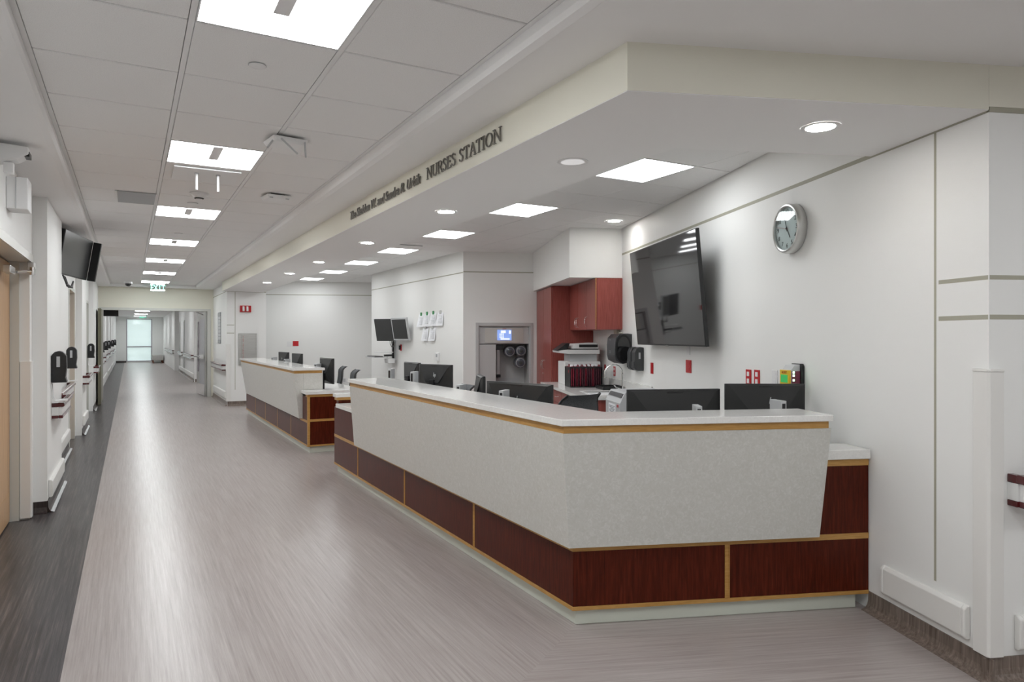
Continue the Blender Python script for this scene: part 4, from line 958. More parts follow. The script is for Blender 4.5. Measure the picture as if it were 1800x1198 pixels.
# local x = +y (away), local y = out toward the corridor
part('wall_track', B(-0.05, 0.05, 0.0006, 0.03, 1.05, 1.80), GREYP, wk, bev=0.003)
part('arm', MB().tube([(0, 0.03, 1.60), (0.02, 0.16, 1.60), (0.02, 0.22, 1.62)], 0.022), BLACKP, wk, smooth=True)
part('arm_hub', B(-0.13, -0.03, 0.03, 0.17, 1.57, 1.72), BLACKP, wk, bev=0.006)
def scr(pl, pr, zt, h, m, name, tilt):
    # world plan endpoints, converted to local
    lx0, ly0 = pl[1] - 12.62, AX - pl[0]; lx1, ly1 = pr[1] - 12.62, AX - pr[0]
    cx, cy = (lx0 + lx1) / 2, (ly0 + ly1) / 2; wd = math.hypot(lx1 - lx0, ly1 - ly0)
    a = math.atan2(ly0 - ly1, lx0 - lx1)
    M = Matrix.Translation((cx, cy, zt)) @ Matrix.Rotation(a, 4, 'Z') @ Matrix.Rotation(rad(tilt), 4, 'X')
    p_ = part(name, MB().box(-wd / 2, wd / 2, -0.035, 0.0, -h, 0).xf(M), CHARP if m is SCREENG else GREYP, wk, bev=0.003)
    part('glass', MB().box(-wd / 2 + (0.012 if m is SCREENG else 0.03), wd / 2 - (0.012 if m is SCREENG else 0.03), 0.0003, 0.002, -h + (0.015 if m is SCREENG else 0.03), -(0.012 if m is SCREENG else 0.03)).xf(M), SCREENG, p_)
scr((4.02, 12.52), (4.23, 12.16), 1.835, 0.42, SCREENG, 'left_screen', -12)
scr((4.22, 12.15), (4.34, 11.66), 1.85, 0.42, WHITEP, 'right_screen', -10)
part('screen_mount', B(-0.5, -0.02, 0.17, 0.20, 1.58, 1.66), BLACKP, wk, bev=0.004)
part('drop_column', B(-0.03, 0.03, 0.03, 0.06, 1.05, 1.42), BLACKP, wk, bev=0.004)
part('tray_bracket', B(-0.03, 0.03, 0.06, 0.22, 1.13, 1.165), BLACKP, wk)
part('work_tray', B(-0.12, 0.28, 0.08, 0.34, 1.20, 1.215), WHITEP, wk, bev=0.004)
part('keyboard_tray', B(-0.02, 0.55, 0.15, 0.42, 1.105, 1.12), GREYP, wk, bev=0.003)
part('keyboard', B(0.02, 0.5, 0.24, 0.40, 1.1205, 1.135), BLACKP, wk, bev=0.002)
part('power_box', B(-0.12, 0.12, 0.05, 0.18, 1.0, 1.09), WHITEP, wk, bev=0.004)
for k in range(3):
    part('cable', MB().tube([(-0.1 - 0.1 * k, 0.15, 1.45), (-0.12 - 0.1 * k, 0.14, 1.36 - 0.02 * k), (-0.08 - 0.06 * k, 0.1, 1.31), (-0.02, 0.05, 1.34)], 0.006), CABLE, wk, smooth=True)
pl2 = thing('outlet', 'red outlet plate under the alcove wall screens', 'outlet', (AX, 12.30, 1.30), RWL)
part('plate', B(-0.04, 0.04, 0.0004, 0.008, -0.06, 0.06), RED, pl2, bev=0.002)
part('plug', B(-0.015, 0.015, 0.008, 0.04, -0.04, 0.04), BLACKP, pl2)
# papers taped on the alcove wall
pp_ = [('leftmost sheet of the top row of papers on the alcove wall', 11.25, 1.785, GREENM), ('second sheet of the top row of papers on the alcove wall', 10.98, 1.79, GREENM),
       ('third sheet of the top row of papers on the alcove wall', 10.70, 1.795, GREENM), ('rightmost sheet of the top row, with a grey clip', 10.40, 1.795, SATIN),
       ('left sheet of the bottom row of papers on the alcove wall', 11.05, 1.545, SATIN), ('right sheet of the bottom row of papers on the alcove wall', 10.73, 1.545, SATIN)]
for k, (lb, y, z_, mm) in enumerate(pp_):
    t = thing('paper_sheet', lb, 'paper', (AX, y, z_), RWL, 'papers taped to the alcove wall')
    w_, h_ = 0.235, 0.22
    v = [(-w_ / 2, 0.001, h_ / 2), (w_ / 2, 0.001, h_ / 2), (w_ / 2, 0.05, -h_ / 2), (-w_ / 2, 0.022, -h_ / 2)]
    v += [(a, b + 0.0015, c) for a, b, c in v]
    sh = part('sheet', MB().raw(v, [(0, 1, 2, 3), (4, 5, 6, 7), (0, 1, 5, 4), (1, 2, 6, 5), (2, 3, 7, 6), (3, 0, 4, 7)]), PAPER, t)
    part('clip', B(-0.025, 0.025, 0.003, 0.02, h_ / 2 - 0.025, h_ / 2 + 0.035), mm, t, bev=0.004)
    for q in range(6):
        z2 = h_ / 2 - 0.05 - 0.024 * q; y2 = 0.0008 + 0.036 * (0.5 - z2 / h_)
        part('print_line', B(-0.085, 0.06 - 0.02 * (q % 3), y2 - 0.002, y2 + 0.0105, z2 - 0.002, z2 + 0.002), GREYP, sh)
th_ = thing('thermostat', 'white thermostat on the alcove wall below the papers', 'thermostat', (AX, 10.51, 1.17), RWL)
part('case', B(-0.06, 0.06, 0.0006, 0.03, -0.07, 0.07), WHITEP, th_, bev=0.006)
part('display', B(-0.03, 0.03, 0.0303, 0.0315, -0.005, 0.045), MIDGREY, th_)
def plate(name, label, loc, rz, w_, h_, m, cat='outlet', inset=None):
    t = thing(name, label, cat, loc, rz)
    part('plate', B(-w_ / 2, w_ / 2, 0.0005, 0.008, -h_ / 2, h_ / 2), m, t, bev=0.002)
    part('insert', B(-w_ * 0.2, w_ * 0.2, 0.0085, 0.011, -h_ * 0.32, h_ * 0.32), inset or m, t)
def FWL(s, d=0.0): return (bwl[0] + math.cos(bwa) * s + math.sin(bwa) * d, bwl[1] + math.sin(bwa) * s - math.cos(bwa) * d)
q = FWL(0.93); plate('outlet', 'red square plate on the far back wall', (q[0], q[1], 1.345), bwa + PI, 0.13, 0.12, RED)
q = FWL(0.78); plate('light_switch', 'white switch plate beside the red square plate', (q[0], q[1], 1.335), bwa + PI, 0.10, 0.12, WHITEP, 'switch')
q = FWL(2.05); plate('outlet', 'white outlet low on the far back wall by the chairs', (q[0], q[1], 0.47), bwa + PI, 0.14, 0.12, WHITEP, inset=GREYP)

# ================================================================== PILLAR
fs = thing('fire_alarm_strobe', 'red fire alarm horn strobe high on the pillar', 'alarm', (2.22, 15.95, 2.115), PI)
part('base', B(-0.115, 0.115, 0.0006, 0.03, -0.07, 0.075), RED, fs, bev=0.006)
for x in (-0.035, 0.045):
    part('strobe_lens', MB().extr([(0.0305, -0.05), (0.06, -0.045), (0.06, -0.01), (0.0305, 0.06)], x - 0.02, x + 0.02), WHITEP, fs, bev=0.004)
fe = thing('fire_extinguisher_cabinet', 'brushed steel fire extinguisher cabinet set in the pillar', 'cabinet', (2.265, 15.95, 0.88), PI)
part('frame', MB().box(-0.19, -0.16, 0.0006, 0.02, 0, 0.70).box(0.16, 0.19, 0.0006, 0.02, 0, 0.70).box(-0.16, 0.16, 0.0006, 0.02, 0, 0.03).box(-0.16, 0.16, 0.0006, 0.02, 0.67, 0.70), STEEL, fe, bev=0.002)
dd = part('door', B(-0.159, 0.159, 0.0007, 0.016, 0.031, 0.669), STEEL, fe)
for k, ch in enumerate('FIRE EXTINGUISHER'):
    if ch != ' ':
        flat_text('letter', ch, 0.036, RED, dd, (0.095, 0.0168, 0.63 - 0.0335 * k))
part('door_seam', B(0.118, 0.122, 0.0161, 0.017, 0.035, 0.665), BLACKM, dd)
cg2 = thing('corner_guard', 'white corner guard on the pillar corner', 'corner guard', (1.84, 15.95, 0.105), 0)
part('guard', MB().prism([(-0.015, -0.015), (0.07, -0.015), (0.07, -0.0005), (-0.0005, -0.0005), (-0.0005, 0.07), (-0.015, 0.07)], 0, 1.24), PVC, cg2, bev=0.003)
ds = thing('directory_sign', 'grey slatted directory sign on the wall by the double doors', 'sign', (1.84, 17.3, 1.355), RWL)
part('backing', B(-0.28, 0.28, 0.0006, 0.008, 0, 0.72), mat('sign_backing', (0.18, 0.19, 0.21), 0.4), ds)
for k in range(9):
    z_ = 0.004 + k * 0.079; hh_ = 0.068
    part('sign_slat', B(-0.275, 0.275, 0.0085, 0.016, z_, z_ + hh_), MIDGREY if k in (0, 8) else GREYP, ds, bev=0.002)
handrail('handrail on the wall between pillar and double doors', 0.12, 2.5, (1.84, 15.95, 0), RWL)
bumper('white bumper between pillar and double doors', 0.15, 2.5, (1.84, 15.95, 0.16), RWL)

# ================================================================== LEFT WALL
dr_ = thing('maple_door', 'maple wood door at the left picture edge', 'door', (-0.85, 5.92, 0), LW)
lf = part('leaf', B(-0.90, 0.90, -0.045, 0.0, 0.01, 2.10), OAK, dr_)
part('kick_plate', B(-0.88, 0.88, 0.0003, 0.002, 0.02, 0.24), OAK, dr_)
part('paper_notice', B(-0.25, -0.05, 0.0005, 0.002, 1.55, 1.70), PAPER, dr_)
jb = thing('door_frame', 'grey steel frame around the maple door', 'door frame', (XL, 5.93, 0), LW)
part('jamb', B(-0.93, -0.90, -0.15, -0.068, 0, 2.11), JAMB, jb)
part('jamb', B(0.90, 0.93, -0.15, 0.012, 0, 2.155), JAMB, jb)
part('head', B(-0.8995, 0.8995, -0.15, 0.012, 2.11, 2.155), JAMB, jb)
part('casing', B(-0.955, 0.955, 0.0125, 0.022, 2.112, 2.175), JAMB, jb)
cl_ = thing('door_closer', 'chrome door closer arm above the maple door', 'door closer', (-0.72, 6.45, 2.0), LW)
part('body', B(-0.02, 0.22, -0.10, -0.05, -0.02, 0.035), SATIN, cl_, bev=0.006)
part('arm', MB().tube([(0.0, -0.04, 0.0), (-0.12, 0.05, 0.02), (-0.3, 0.03, 0.05)], 0.011), CHROME, cl_, smooth=True)
part('pivot', MB().cyl((-0.12, 0.05, -0.01), 0.02, 0.06, n=14), CHROME, cl_, smooth=True)
part('bracket', B(-0.36, -0.26, 0.0, 0.045, 0.02, 0.105), SATIN, cl_, bev=0.004)
cg3 = thing('corner_guard', 'white corner guard beside the maple door', 'corner guard', (XL, 6.86, 0.01), 0)
part('guard', MB().prism([(-0.066, -0.016), (0.006, -0.016), (0.016, -0.006), (0.016, 0.07), (0.0006, 0.07), (0.0006, -0.0006), (-0.066, -0.0006)], 0, 1.29), PVC, cg3, bev=0.003)
cm_ = thing('security_camera', 'beige wall bracket camera high at the left edge', 'camera', (XL, 5.15, 2.56), LW)
part('wall_mount', B(-0.07, 0.07, 0.0006, 0.02, -0.05, 0.09), WHITEP, cm_, bev=0.004)
part('housing', MB().extr([(0.02, 0.0), (0.12, 0.02), (0.18, 0.06), (0.18, 0.10), (0.02, 0.11)], -0.07, 0.07), WHITEP, cm_, bev=0.006)
part('lens_window', B(-0.05, 0.05, 0.15, 0.184, 0.045, 0.075), BLACKP, cm_)
part('swivel', B(-0.03, 0.03, 0.05, 0.10, -0.06, 0.005), WHITEP, cm_, bev=0.004)
wb = thing('corridor_light_fixture', 'white box shaped signal light above the maple door', 'fixture', (XL, 5.72, 2.36), LW)
part('housing', B(-0.10, 0.10, 0.0006, 0.12, 0, 0.215), WHITEP, wb, bev=0.006)
part('divider', B(-0.102, 0.102, 0.05, 0.056, 0.002, 0.213), GREYP, wb)
def dispenser(label, y, x, z_=1.09, tray=True):
    t = thing('hand_sanitizer_dispenser', label, 'dispenser', (x, y, z_), LW, 'black sanitizer dispensers on the corridor walls')
    part('housing', MB().extr([(0.0008, 0.0), (0.0008, 0.24), (0.025, 0.275), (0.06, 0.285), (0.095, 0.272), (0.115, 0.24), (0.118, 0.14), (0.108, 0.05), (0.122, 0.0)], -0.06, 0.06), BLACKP, t, bev=0.008)
    for s_ in (-1, 1):
        part('window', B(s_ * 0.0615 - 0.001, s_ * 0.0615 + 0.001, 0.042, 0.068, 0.14, 0.235), GREYP, t)
    if tray:
        part('drip_tray', MB().tube([(0.04, 0.002, -0.01), (0.04, 0.01, -0.13), (0.04, 0.03, -0.165), (0.04, 0.12, -0.155)], 0.005).tube([(-0.04, 0.002, -0.01), (-0.04, 0.01, -0.13), (-0.04, 0.03, -0.165), (-0.04, 0.12, -0.155)], 0.005).box(-0.05, 0.05, 0.03, 0.12, -0.168, -0.16), WHITEP, t, smooth=True)
    return t
handrail('handrail on the first left pilaster under a sanitizer dispenser', -1.0, 0.05, (XP, 7.45, 0), LW)
dispenser('black sanitizer dispenser on the first left pilaster', 7.40, XP)
dispenser('black sanitizer dispenser in the bay under the hung screen', 10.62, XL)
dispenser('black sanitizer dispenser beside the left open door leaf', 15.75, XP - 0.02 - 0.085)
handrail('handrail in the bay under the hung screen', -2.1, -0.1, (XL, 8.6, 0), LW)
handrail('handrail on the second left pilaster', -1.1, -0.1, (XP - 0.02, 12.35, 0), LW)
bumper('white bumper low on the first left pilaster', -1.25, -0.05, (XP, 7.1, 0.11), LW)
bumper('white bumper in the bay under the hung screen', -2.2, -0.1, (XL, 8.6, 0.13), LW)
bumper('white bumper on the second left pilaster', -1.1, -0.1, (XP - 0.02, 12.35, 0.13), LW)
handrail('short handrail before the left open door leaf', -0.9, -0.05, (XP - 0.03, 16.25, 0), LW)
# doors in the bays
def bay_door(label, y0, y1, x, m, zt=2.2):
    t = thing('bay_door', label, 'door', (x, (y0 + y1) / 2, 0), LW)
    w2 = (y1 - y0) / 2
    part('jamb', B(-w2 + 0.002, -w2 + 0.05, -0.2, 0.012, 0, zt - 0.002), JAMB, t)
    part('jamb', B(w2 - 0.05, w2 - 0.002, -0.2, 0.012, 0, zt - 0.002), JAMB, t)
    part('head', B(-w2 + 0.051, w2 - 0.051, -0.2, 0.012, zt - 0.05, zt - 0.002), JAMB, t)
    l_ = part('leaf', B(-w2 + 0.052, w2 - 0.052, -0.16, -0.12, 0.01, zt - 0.052), m, t)
    part('lever', MB().tube([(w2 - 0.12, -0.119, 1.0), (w2 - 0.12, -0.06, 1.0), (w2 - 0.24, -0.06, 1.0)], 0.01), SATIN, l_, smooth=True)
bay_door('cream doorway in the bay under the hung screen', 10.95, 12.0, XL, OAK)
bay_door('mauve edged tall doorway past the second left pilaster', 13.75, 14.55, XL, PURPLE, 2.45)
bay_door('narrow doorway before the left open door leaf', 15.0, 15.9, XL, JAMB)
# hung television on the left
ht = thing('wall_television', 'black television hung on an arm high on the left wall', 'television', (XL, 8.95, 2.40), 0)
Mh = Matrix.Translation((0.205, 0.06, 0.0)) @ Matrix.Rotation(-rad(12.4), 4, 'Z') @ Matrix.Rotation(rad(9), 4, 'Y')
part('case', MB().box(-0.045, 0.0, -0.49, 0.49, -0.235, 0.235).xf(Mh), BLACKP, ht, bev=0.004)
part('screen', MB().box(0.0003, 0.002, -0.48, 0.48, -0.222, 0.227).xf(Mh), SCREENG, ht)
part('far_side_strip', MB().box(0.0, 0.085, 0.495, 0.53, -0.235, 0.225).xf(Mh), BLACKP, ht, bev=0.003)  # plain dark strip added at the screen's far end, not a speaker
part('wall_bracket', B(0.0006, 0.012, -0.28, -0.12, -0.22, 0.12), BLACKM, ht)
part('bracket_arm', MB().tube([(0.012, -0.2, -0.02), (0.10, -0.16, -0.02), (0.16, 0.02, -0.02)], 0.025), BLACKP, ht, smooth=True)
part('media_box', B(0.02, 0.08, -0.33, -0.20, 0.05, 0.22), CHARP, ht, bev=0.003)
for k in range(4):
    part('cable', MB().tube([(0.10, -0.3 + 0.1 * k, -0.24), (0.13, -0.26 + 0.1 * k, -0.33 - 0.02 * (k % 2)), (0.16, -0.05 + 0.06 * k, -0.35), (0.17, 0.1, -0.28)], 0.008), CABLE, ht, smooth=True)

# ================================================================== DOUBLE DOORS
ld = thing('corridor_door', 'left corridor double door leaf folded back toward the viewer', 'door', (OX0 + 0.02, EY - 0.03, 0), 0)
part('leaf', B(-0.045, 0.0, -1.15, 0.0, 0.01, 2.13), DARKD, ld)
part('leaf_edge', B(-0.05, 0.012, -1.165, -1.1505, 0.01, 2.13), OLIVE, ld)
part('face_plate', B(0.0003, 0.006, -1.15, 0.0, 0.01, 2.13), OLIVE, ld)
rd = thing('corridor_door', 'right corridor double door leaf opened away with push bar', 'door', (OX1 - 0.035, EY + 0.05, 0), rad(5))
part('leaf', B(-0.045, 0.0, 0.0, 1.15, 0.01, 2.13), STEEL, rd)
part('window_lite', B(-0.048, -0.0455, 0.8, 1.0, 0.6, 1.9), mat('mauve_glass', (0.20, 0.14, 0.2), 0.1), rd)
part('leaf_panel', B(-0.049, -0.0455, 0.05, 0.75, 0.1, 1.95), mat('door_face_grey', (0.5, 0.5, 0.53), 0.3), rd)
part('kick_plate', B(-0.0505, -0.0492, 0.06, 1.1, 0.02, 0.3), CHROME, rd)
part('push_bar', MB().tube([(-0.12, 0.1, 1.0), (-0.12, 1.05, 1.0)], 0.022), CHROME, rd, smooth=True)
part('closer_arm', MB().tube([(-0.06, 0.15, 2.06), (-0.24, 0.0, 2.12), (-0.05, -0.02, 2.13)], 0.012), SATIN, rd, smooth=True)
part('latch_head', B(-0.16, -0.06, 0.02, 0.16, 0.95, 1.06), CHROME, rd, bev=0.01)

# ================================================================== FAR CORRIDOR
for k, (y, lb) in enumerate(((21.2, 'first'), (24.8, 'second'), (28.3, 'third'), (34.0, 'fourth'), (39.5, 'fifth'))):
    dispenser(lb + ' sanitizer dispenser down the far corridor left wall', y, -0.70, tray=False)
for k, (y0, y1, lb) in enumerate(((19.6, 22.6, 'first'), (23.6, 27.4, 'second'), (28.6, 33.2, 'third'), (34.6, 40.0, 'fourth'))):
    handrail(lb + ' handrail along the far corridor left wall', -(y1 - y0), 0, (-0.70, y0, 0), LW)
    bumper(lb + ' white bumper along the far corridor left wall', -(y1 - y0), 0, (-0.70, y0, 0.13), LW)
handrail('handrail along the near part of the far corridor right wall', 0.05, 4.2, (1.87, 25.0, 0), RWL)
handrail('handrail along the middle of the far corridor right wall', 5.0, 7.6, (1.87, 25.0, 0), RWL)
handrail('handrail along the last stretch of right wall by the window', 0.3, 8.0, (1.75, 34.0, 0), RWL)
handrail('handrail on the wall behind the right open door leaf', 0.1, 1.9, (4.3, 25.0, 0), PI)
bumper('white bumper along the near part of the far right wall', 0.1, 7.6, (1.87, 25.0, 0.13), RWL)
bumper('white bumper behind the right open door leaf', 0.1, 1.9, (4.3, 25.0, 0.13), PI)
for k, (y, lb) in enumerate(((29.6, 'nearer grey doorway on the far corridor right wall'), (32.2, 'farther grey doorway on the far corridor right wall'))):
    t = thing('side_door', lb, 'door', (1.87, y, 0), RWL)
    part('casing', MB().box(-0.30, -0.25, 0.0006, 0.02, 0, 2.15).box(0.25, 0.30, 0.0006, 0.02, 0, 2.15).box(-0.25, 0.25, 0.0006, 0.02, 2.10, 2.15), JAMB, t)
    part('leaf', B(-0.249, 0.249, 0.0006, 0.008, 0.01, 2.099), MIDGREY, t)
bn2 = thing('bench', 'pale upholstered bench beside the end window', 'bench', (1.42, 45.0, 0), 0)
part('seat', B(-0.28, 0.28, -0.9, 0.7, 0.16, 0.46), FABRIC, bn2, bev=0.03)
for sx in (-1, 1):
    for sy in (-0.85, 0.65):
        part('leg', B(sx * 0.24 - 0.03, sx * 0.24 + 0.03, sy - 0.03, sy + 0.03, 0, 0.1595), LEGW, bn2)

# ================================================================== CEILING FIXTURES
def panel_light(label, x0, x1, y0, y1, z_, group, m, fin=True, name='ceiling_light'):
    t = thing(name, label, 'light', ((x0 + x1) / 2, (y0 + y1) / 2, z_), 0, group)
    hx, hy = (x1 - x0) / 2 - 0.014, (y1 - y0) / 2 - 0.010
    part('lens', MB().raw([(-hx + 0.006, -hy + 0.006, 0.004), (-hx + 0.006, hy - 0.006, 0.004), (hx - 0.006, hy - 0.006, 0.004), (hx - 0.006, -hy + 0.006, 0.004)], [(0, 1, 2, 3)]), m, t)
    part('housing', B(-hx + 0.006, hx - 0.006, -hy + 0.006, hy - 0.006, 0.0045, 0.0135), TEE, t)
    part('frame', MB().box(-hx, -hx + 0.006, -hy, hy, 0.0005, 0.014).box(hx - 0.006, hx, -hy, hy, 0.0005, 0.014).box(-hx + 0.006, hx - 0.006, -hy, -hy + 0.006, 0.0005, 0.014).box(-hx + 0.006, hx - 0.006, hy - 0.006, hy, 0.0005, 0.014), TEE, t)
    if fin:
        part('center_fin', MB().extry([(-0.03, -0.004), (0.03, -0.004), (0.034, 0.0035), (-0.034, 0.0035)], -hy * 0.95, hy * 0.25), FROST, t)
    return t
names = ['nearest square', 'second square', 'third square', 'fourth square', 'fifth square', 'sixth square', 'seventh square']
for k, r in enumerate(LIGHT_ROWS):
    lb = (names[k - 2] + ' ceiling light over the corridor, counted from the viewer') if k >= 2 else ('square ceiling light behind the viewer, ' + ('farther' if k == 0 else 'nearer'))
    panel_light(lb, TX[1], TX[2], TY0 + r * TDY, TY0 + (r + 1) * TDY, ZT, 'square ceiling lights over the corridor', LIT)
for k, r in enumerate(ST_LIGHTS):
    panel_light(['nearest', 'second', 'third', 'fourth', 'fifth', 'sixth', 'farthest'][k] + ' square ceiling light over the nurses station', SX[1], SX[2], SY0 + r * SDY, SY0 + (r + 1) * SDY, ZC, 'square ceiling lights over the station', LITS, False)
for k, y in enumerate((21.5, 26.0, 30.5, 35.0, 39.5, 43.5)):
    panel_light(['nearest', 'second', 'third', 'fourth', 'fifth', 'farthest'][k] + ' light on the far corridor ceiling', 0.2, 0.82, y, y + 0.6, ZG - 0.0145, 'far corridor ceiling lights', LIT, False)
panel_light('light on the ceiling of the recess past the doors', 2.9, 3.5, 21.8, 22.4, ZG - 0.0145, 'far corridor ceiling lights', LIT, False)
for k, v_ in enumerate((-2.8, -0.9, 1.0)):  # unseen panels added to light the desk front and foreground
    q = RW(-1.5, v_)
    lt = panel_light(['farthest', 'middle', 'nearest'][k] + ' added square fill light, out of view in front of the desk', -0.3, 0.3, -0.3, 0.3, ZG - 0.0145, 'added fill lights out of view', LITFILL, False)
    lt.location = (q[0], q[1], ZG - 0.0145); lt.rotation_euler = (0, 0, ANG)
def downlight(label, x, y, z_, lit=True, r=0.083):
    t = thing('downlight', label, 'light', (x, y, z_), 0, 'recessed round downlights')
    part('trim_ring', MB().lathe([(r * 0.80, -0.0035), (r, -0.005), (r * 1.06, -0.0035), (r * 1.06, -0.0005)], n=32), TEE, t, smooth=True)
    if lit: part('lens', MB().raw([(r * 0.8 * math.cos(-2 * PI * k / 20), r * 0.8 * math.sin(-2 * PI * k / 20), -0.0036) for k in range(20)], [tuple(range(20))]), LITD, t)
    else: part('lens', MB().raw([(r * 0.8 * math.cos(-2 * PI * k / 20), r * 0.8 * math.sin(-2 * PI * k / 20), -0.0036) for k in range(20)], [tuple(range(20))]), LITO, t)
    return t
zz = ZS - 0.003
downlight('lit round downlight in the soffit nearest the clock wall', 2.848, 2.103, zz)
downlight('dim round downlight in the soffit near its front corner', 2.187, 3.203, zz, False)
for k, y in enumerate((4.97, 7.02, 9.13, 11.0, 13.02)):
    downlight(['first', 'second', 'third', 'fourth', 'last'][k] + ' small downlight along the soffit past the dim one', 2.185, y, zz)
downlight('round downlight in the station tiles near the bulkhead', 4.74, 6.12, ZC)
# sprinkler covers, speakers, sensors
def disc(name, label, cat, x, y, z_, r, m=WHITEP):
    t = thing(name, label, cat, (x, y, z_), 0)
    part('cover_plate', MB().lathe([(0, -0.006), (r * 0.9, -0.006), (r, -0.003), (r, -0.0003)], n=24), m, t, smooth=True)
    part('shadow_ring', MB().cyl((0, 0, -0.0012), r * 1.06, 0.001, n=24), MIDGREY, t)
disc('sprinkler_cover', 'round white sprinkler cover past the nearest corridor light', 'sprinkler', 0.515, 3.33, ZT, 0.038)
disc('sprinkler_cover', 'round sprinkler cover in the station ceiling near the soffit', 'sprinkler', 3.40, 3.42, ZC, 0.05)
disc('sprinkler_cover', 'small round cover past the corridor smoke detector', 'sprinkler', 0.515, 7.05, ZT, 0.045)
disc('sprinkler_cover', 'small round cover beyond the third corridor light', 'sprinkler', 0.515, 9.2, ZT, 0.045)
def router(label, x, y, ants):
    t = thing('wireless_access_point', label, 'access point', (x, y, ZT), rad(8))
    part('mount', B(-0.06, 0.06, -0.06, 0.06, -0.012, -0.0005), BLACKM, t)
    part('case', MB().hexa([(-0.09, -0.09, -0.045), (0.09, -0.09, -0.045), (0.09, 0.09, -0.045), (-0.09, 0.09, -0.045)], [(-0.11, -0.11, -0.0125), (0.11, -0.11, -0.0125), (0.11, 0.11, -0.0125), (-0.11, 0.11, -0.0125)]), WHITEP, t, bev=0.01)
    if ants:
        part('antenna', MB().tube([(-0.06, -0.105, -0.03), (0.03, -0.14, -0.12)], 0.006), GREYP, t, smooth=True)
        part('antenna', MB().tube([(0.09, -0.10, -0.03), (0.085, -0.13, -0.13)], 0.006), GREYP, t, smooth=True)
        part('antenna', MB().tube([(-0.09, -0.05, -0.03), (-0.13, -0.06, -0.09)], 0.006), GREYP, t, smooth=True)
    else:
        for sx in (-1, 1): part('indicator', B(sx * 0.07 - 0.015, sx * 0.07 + 0.015, -0.1, -0.09, -0.046, -0.036), GREYP, t, bev=0.002)
router('white access point with stubby antennas on the corridor ceiling', 0.86, 4.48, True)
router('smooth white access point without antennas on the corridor ceiling', 1.13, 6.30, False)
sm = thing('smoke_detector', 'white cone smoke detector on the corridor ceiling', 'detector', (0.53, 6.55, ZT), 0)
part('base', MB().lathe([(0.0, -0.016), (0.075, -0.016), (0.08, -0.0005)], n=28), WHITEP, sm, smooth=True)
part('cone', MB().lathe([(0.0, -0.055), (0.025, -0.053), (0.035, -0.042), (0.062, -0.018), (0.062, -0.0165)], n=28), WHITEP, sm, smooth=True)
part('vent_ring', MB().lathe([(0.0305, -0.0495), (0.037, -0.047), (0.040, -0.041), (0.0335, -0.043)], n=24), BLACKM, sm, smooth=True)
ap = thing('antenna_panel', 'white ceiling panel with two hanging antenna rods', 'antenna', (0.513, 5.76, ZT), 0)
part('panel', B(-0.23, 0.23, -0.22, 0.22, -0.012, -0.0005), WHITEP, ap, bev=0.003)
for x in (-0.07, 0.08):
    part('rod', MB().cyl((x, -0.08, -0.14), 0.009, 0.1275, n=12), WHITEP, ap, smooth=True)
    part('rod_socket', MB().cyl((x, -0.08, -0.022), 0.016, 0.0095, n=12), GREYP, ap, smooth=True)
vt = thing('air_vent', 'grey perforated return vent in the left tile column', 'vent', (0.055, 7.03, ZT), 0)
part('grille', B(-0.15, 0.145, -0.28, 0.28, -0.004, -0.0005), MIDGREY, vt)
part('border', MB().box(-0.165, -0.15, -0.29, 0.29, -0.006, -0.0005).box(0.1455, 0.155, -0.29, 0.29, -0.006, -0.0005), TEE, vt)
sv = thing('air_diffuser', 'thin dark slot diffuser in the station ceiling past the third light', 'vent', (3.35, 9.15, ZC), 0)
part('slot', B(-0.2, 0.3, -0.03, 0.03, -0.004, -0.0005), MIDGREY, sv)
part('blade', B(-0.2, 0.3, -0.004, 0.004, -0.007, -0.0041), TEE, sv)
# dome camera and exit sign
dc = thing('dome_camera', 'small black dome camera on the ceiling before the double doors', 'camera', (-0.03, 17.8, ZT), 0)
part('base', MB().cyl((0, 0, -0.04), 0.085, 0.0395, n=24), WHITEP, dc, smooth=True)
part('dome', MB().lathe([(0.0, -0.105), (0.03, -0.10), (0.055, -0.08), (0.065, -0.0405)], n=24), SCREEN, dc, smooth=True)
def exit_sign(label, x, y, ztop, s=1.0):
    t = thing('exit_sign', label, 'sign', (x, y, ztop), PI)
    part('canopy', B(-0.16 * s, 0.16 * s, -0.03, 0.03, -0.025, -0.0005), GREYP, t, bev=0.004)
    part('acrylic_panel', B(-0.165 * s, 0.165 * s, -0.003, 0.003, -0.225 * s, -0.0255), GLASS, t)
    part('bottom_light_bar', B(-0.165 * s, 0.165 * s, -0.006, 0.006, -0.195 * s, -0.16 * s), WHITEP, t)
    for k, ch in enumerate('EXIT'):
        flat_text('letter', ch, 0.20 * s, EXITG, t, (-(k - 1.5) * -0.085 * s * -1, 0.0075, -0.125 * s), sx=0.72)
exit_sign('green lit EXIT sign over the double doors', 0.57, 17.95, ZT, 0.92)
exit_sign('small green EXIT sign near the end window', 0.62, 41.5, ZG)
# dark header box on the far side of the opening
hb = thing('door_operator', 'black box hanging under the ceiling just past the doors', 'box', (-0.42, 20.2, ZG), 0)
part('housing', B(-0.16, 0.17, -0.1, 0.1, -0.66, -0.44), BLACKP, hb, bev=0.005)
part('hanger', B(-0.12, -0.09, -0.015, 0.015, -0.4395, -0.0005), SATIN, hb)
part('hanger', B(0.1, 0.13, -0.015, 0.015, -0.4395, -0.0005), SATIN, hb)

# ================================================================== SOFFIT LETTERING
sg = thing('station_lettering', 'raised bronze lettering on the soffit reading NURSES STATION', 'sign', (1.75, 6.09, 2.555), RWL)
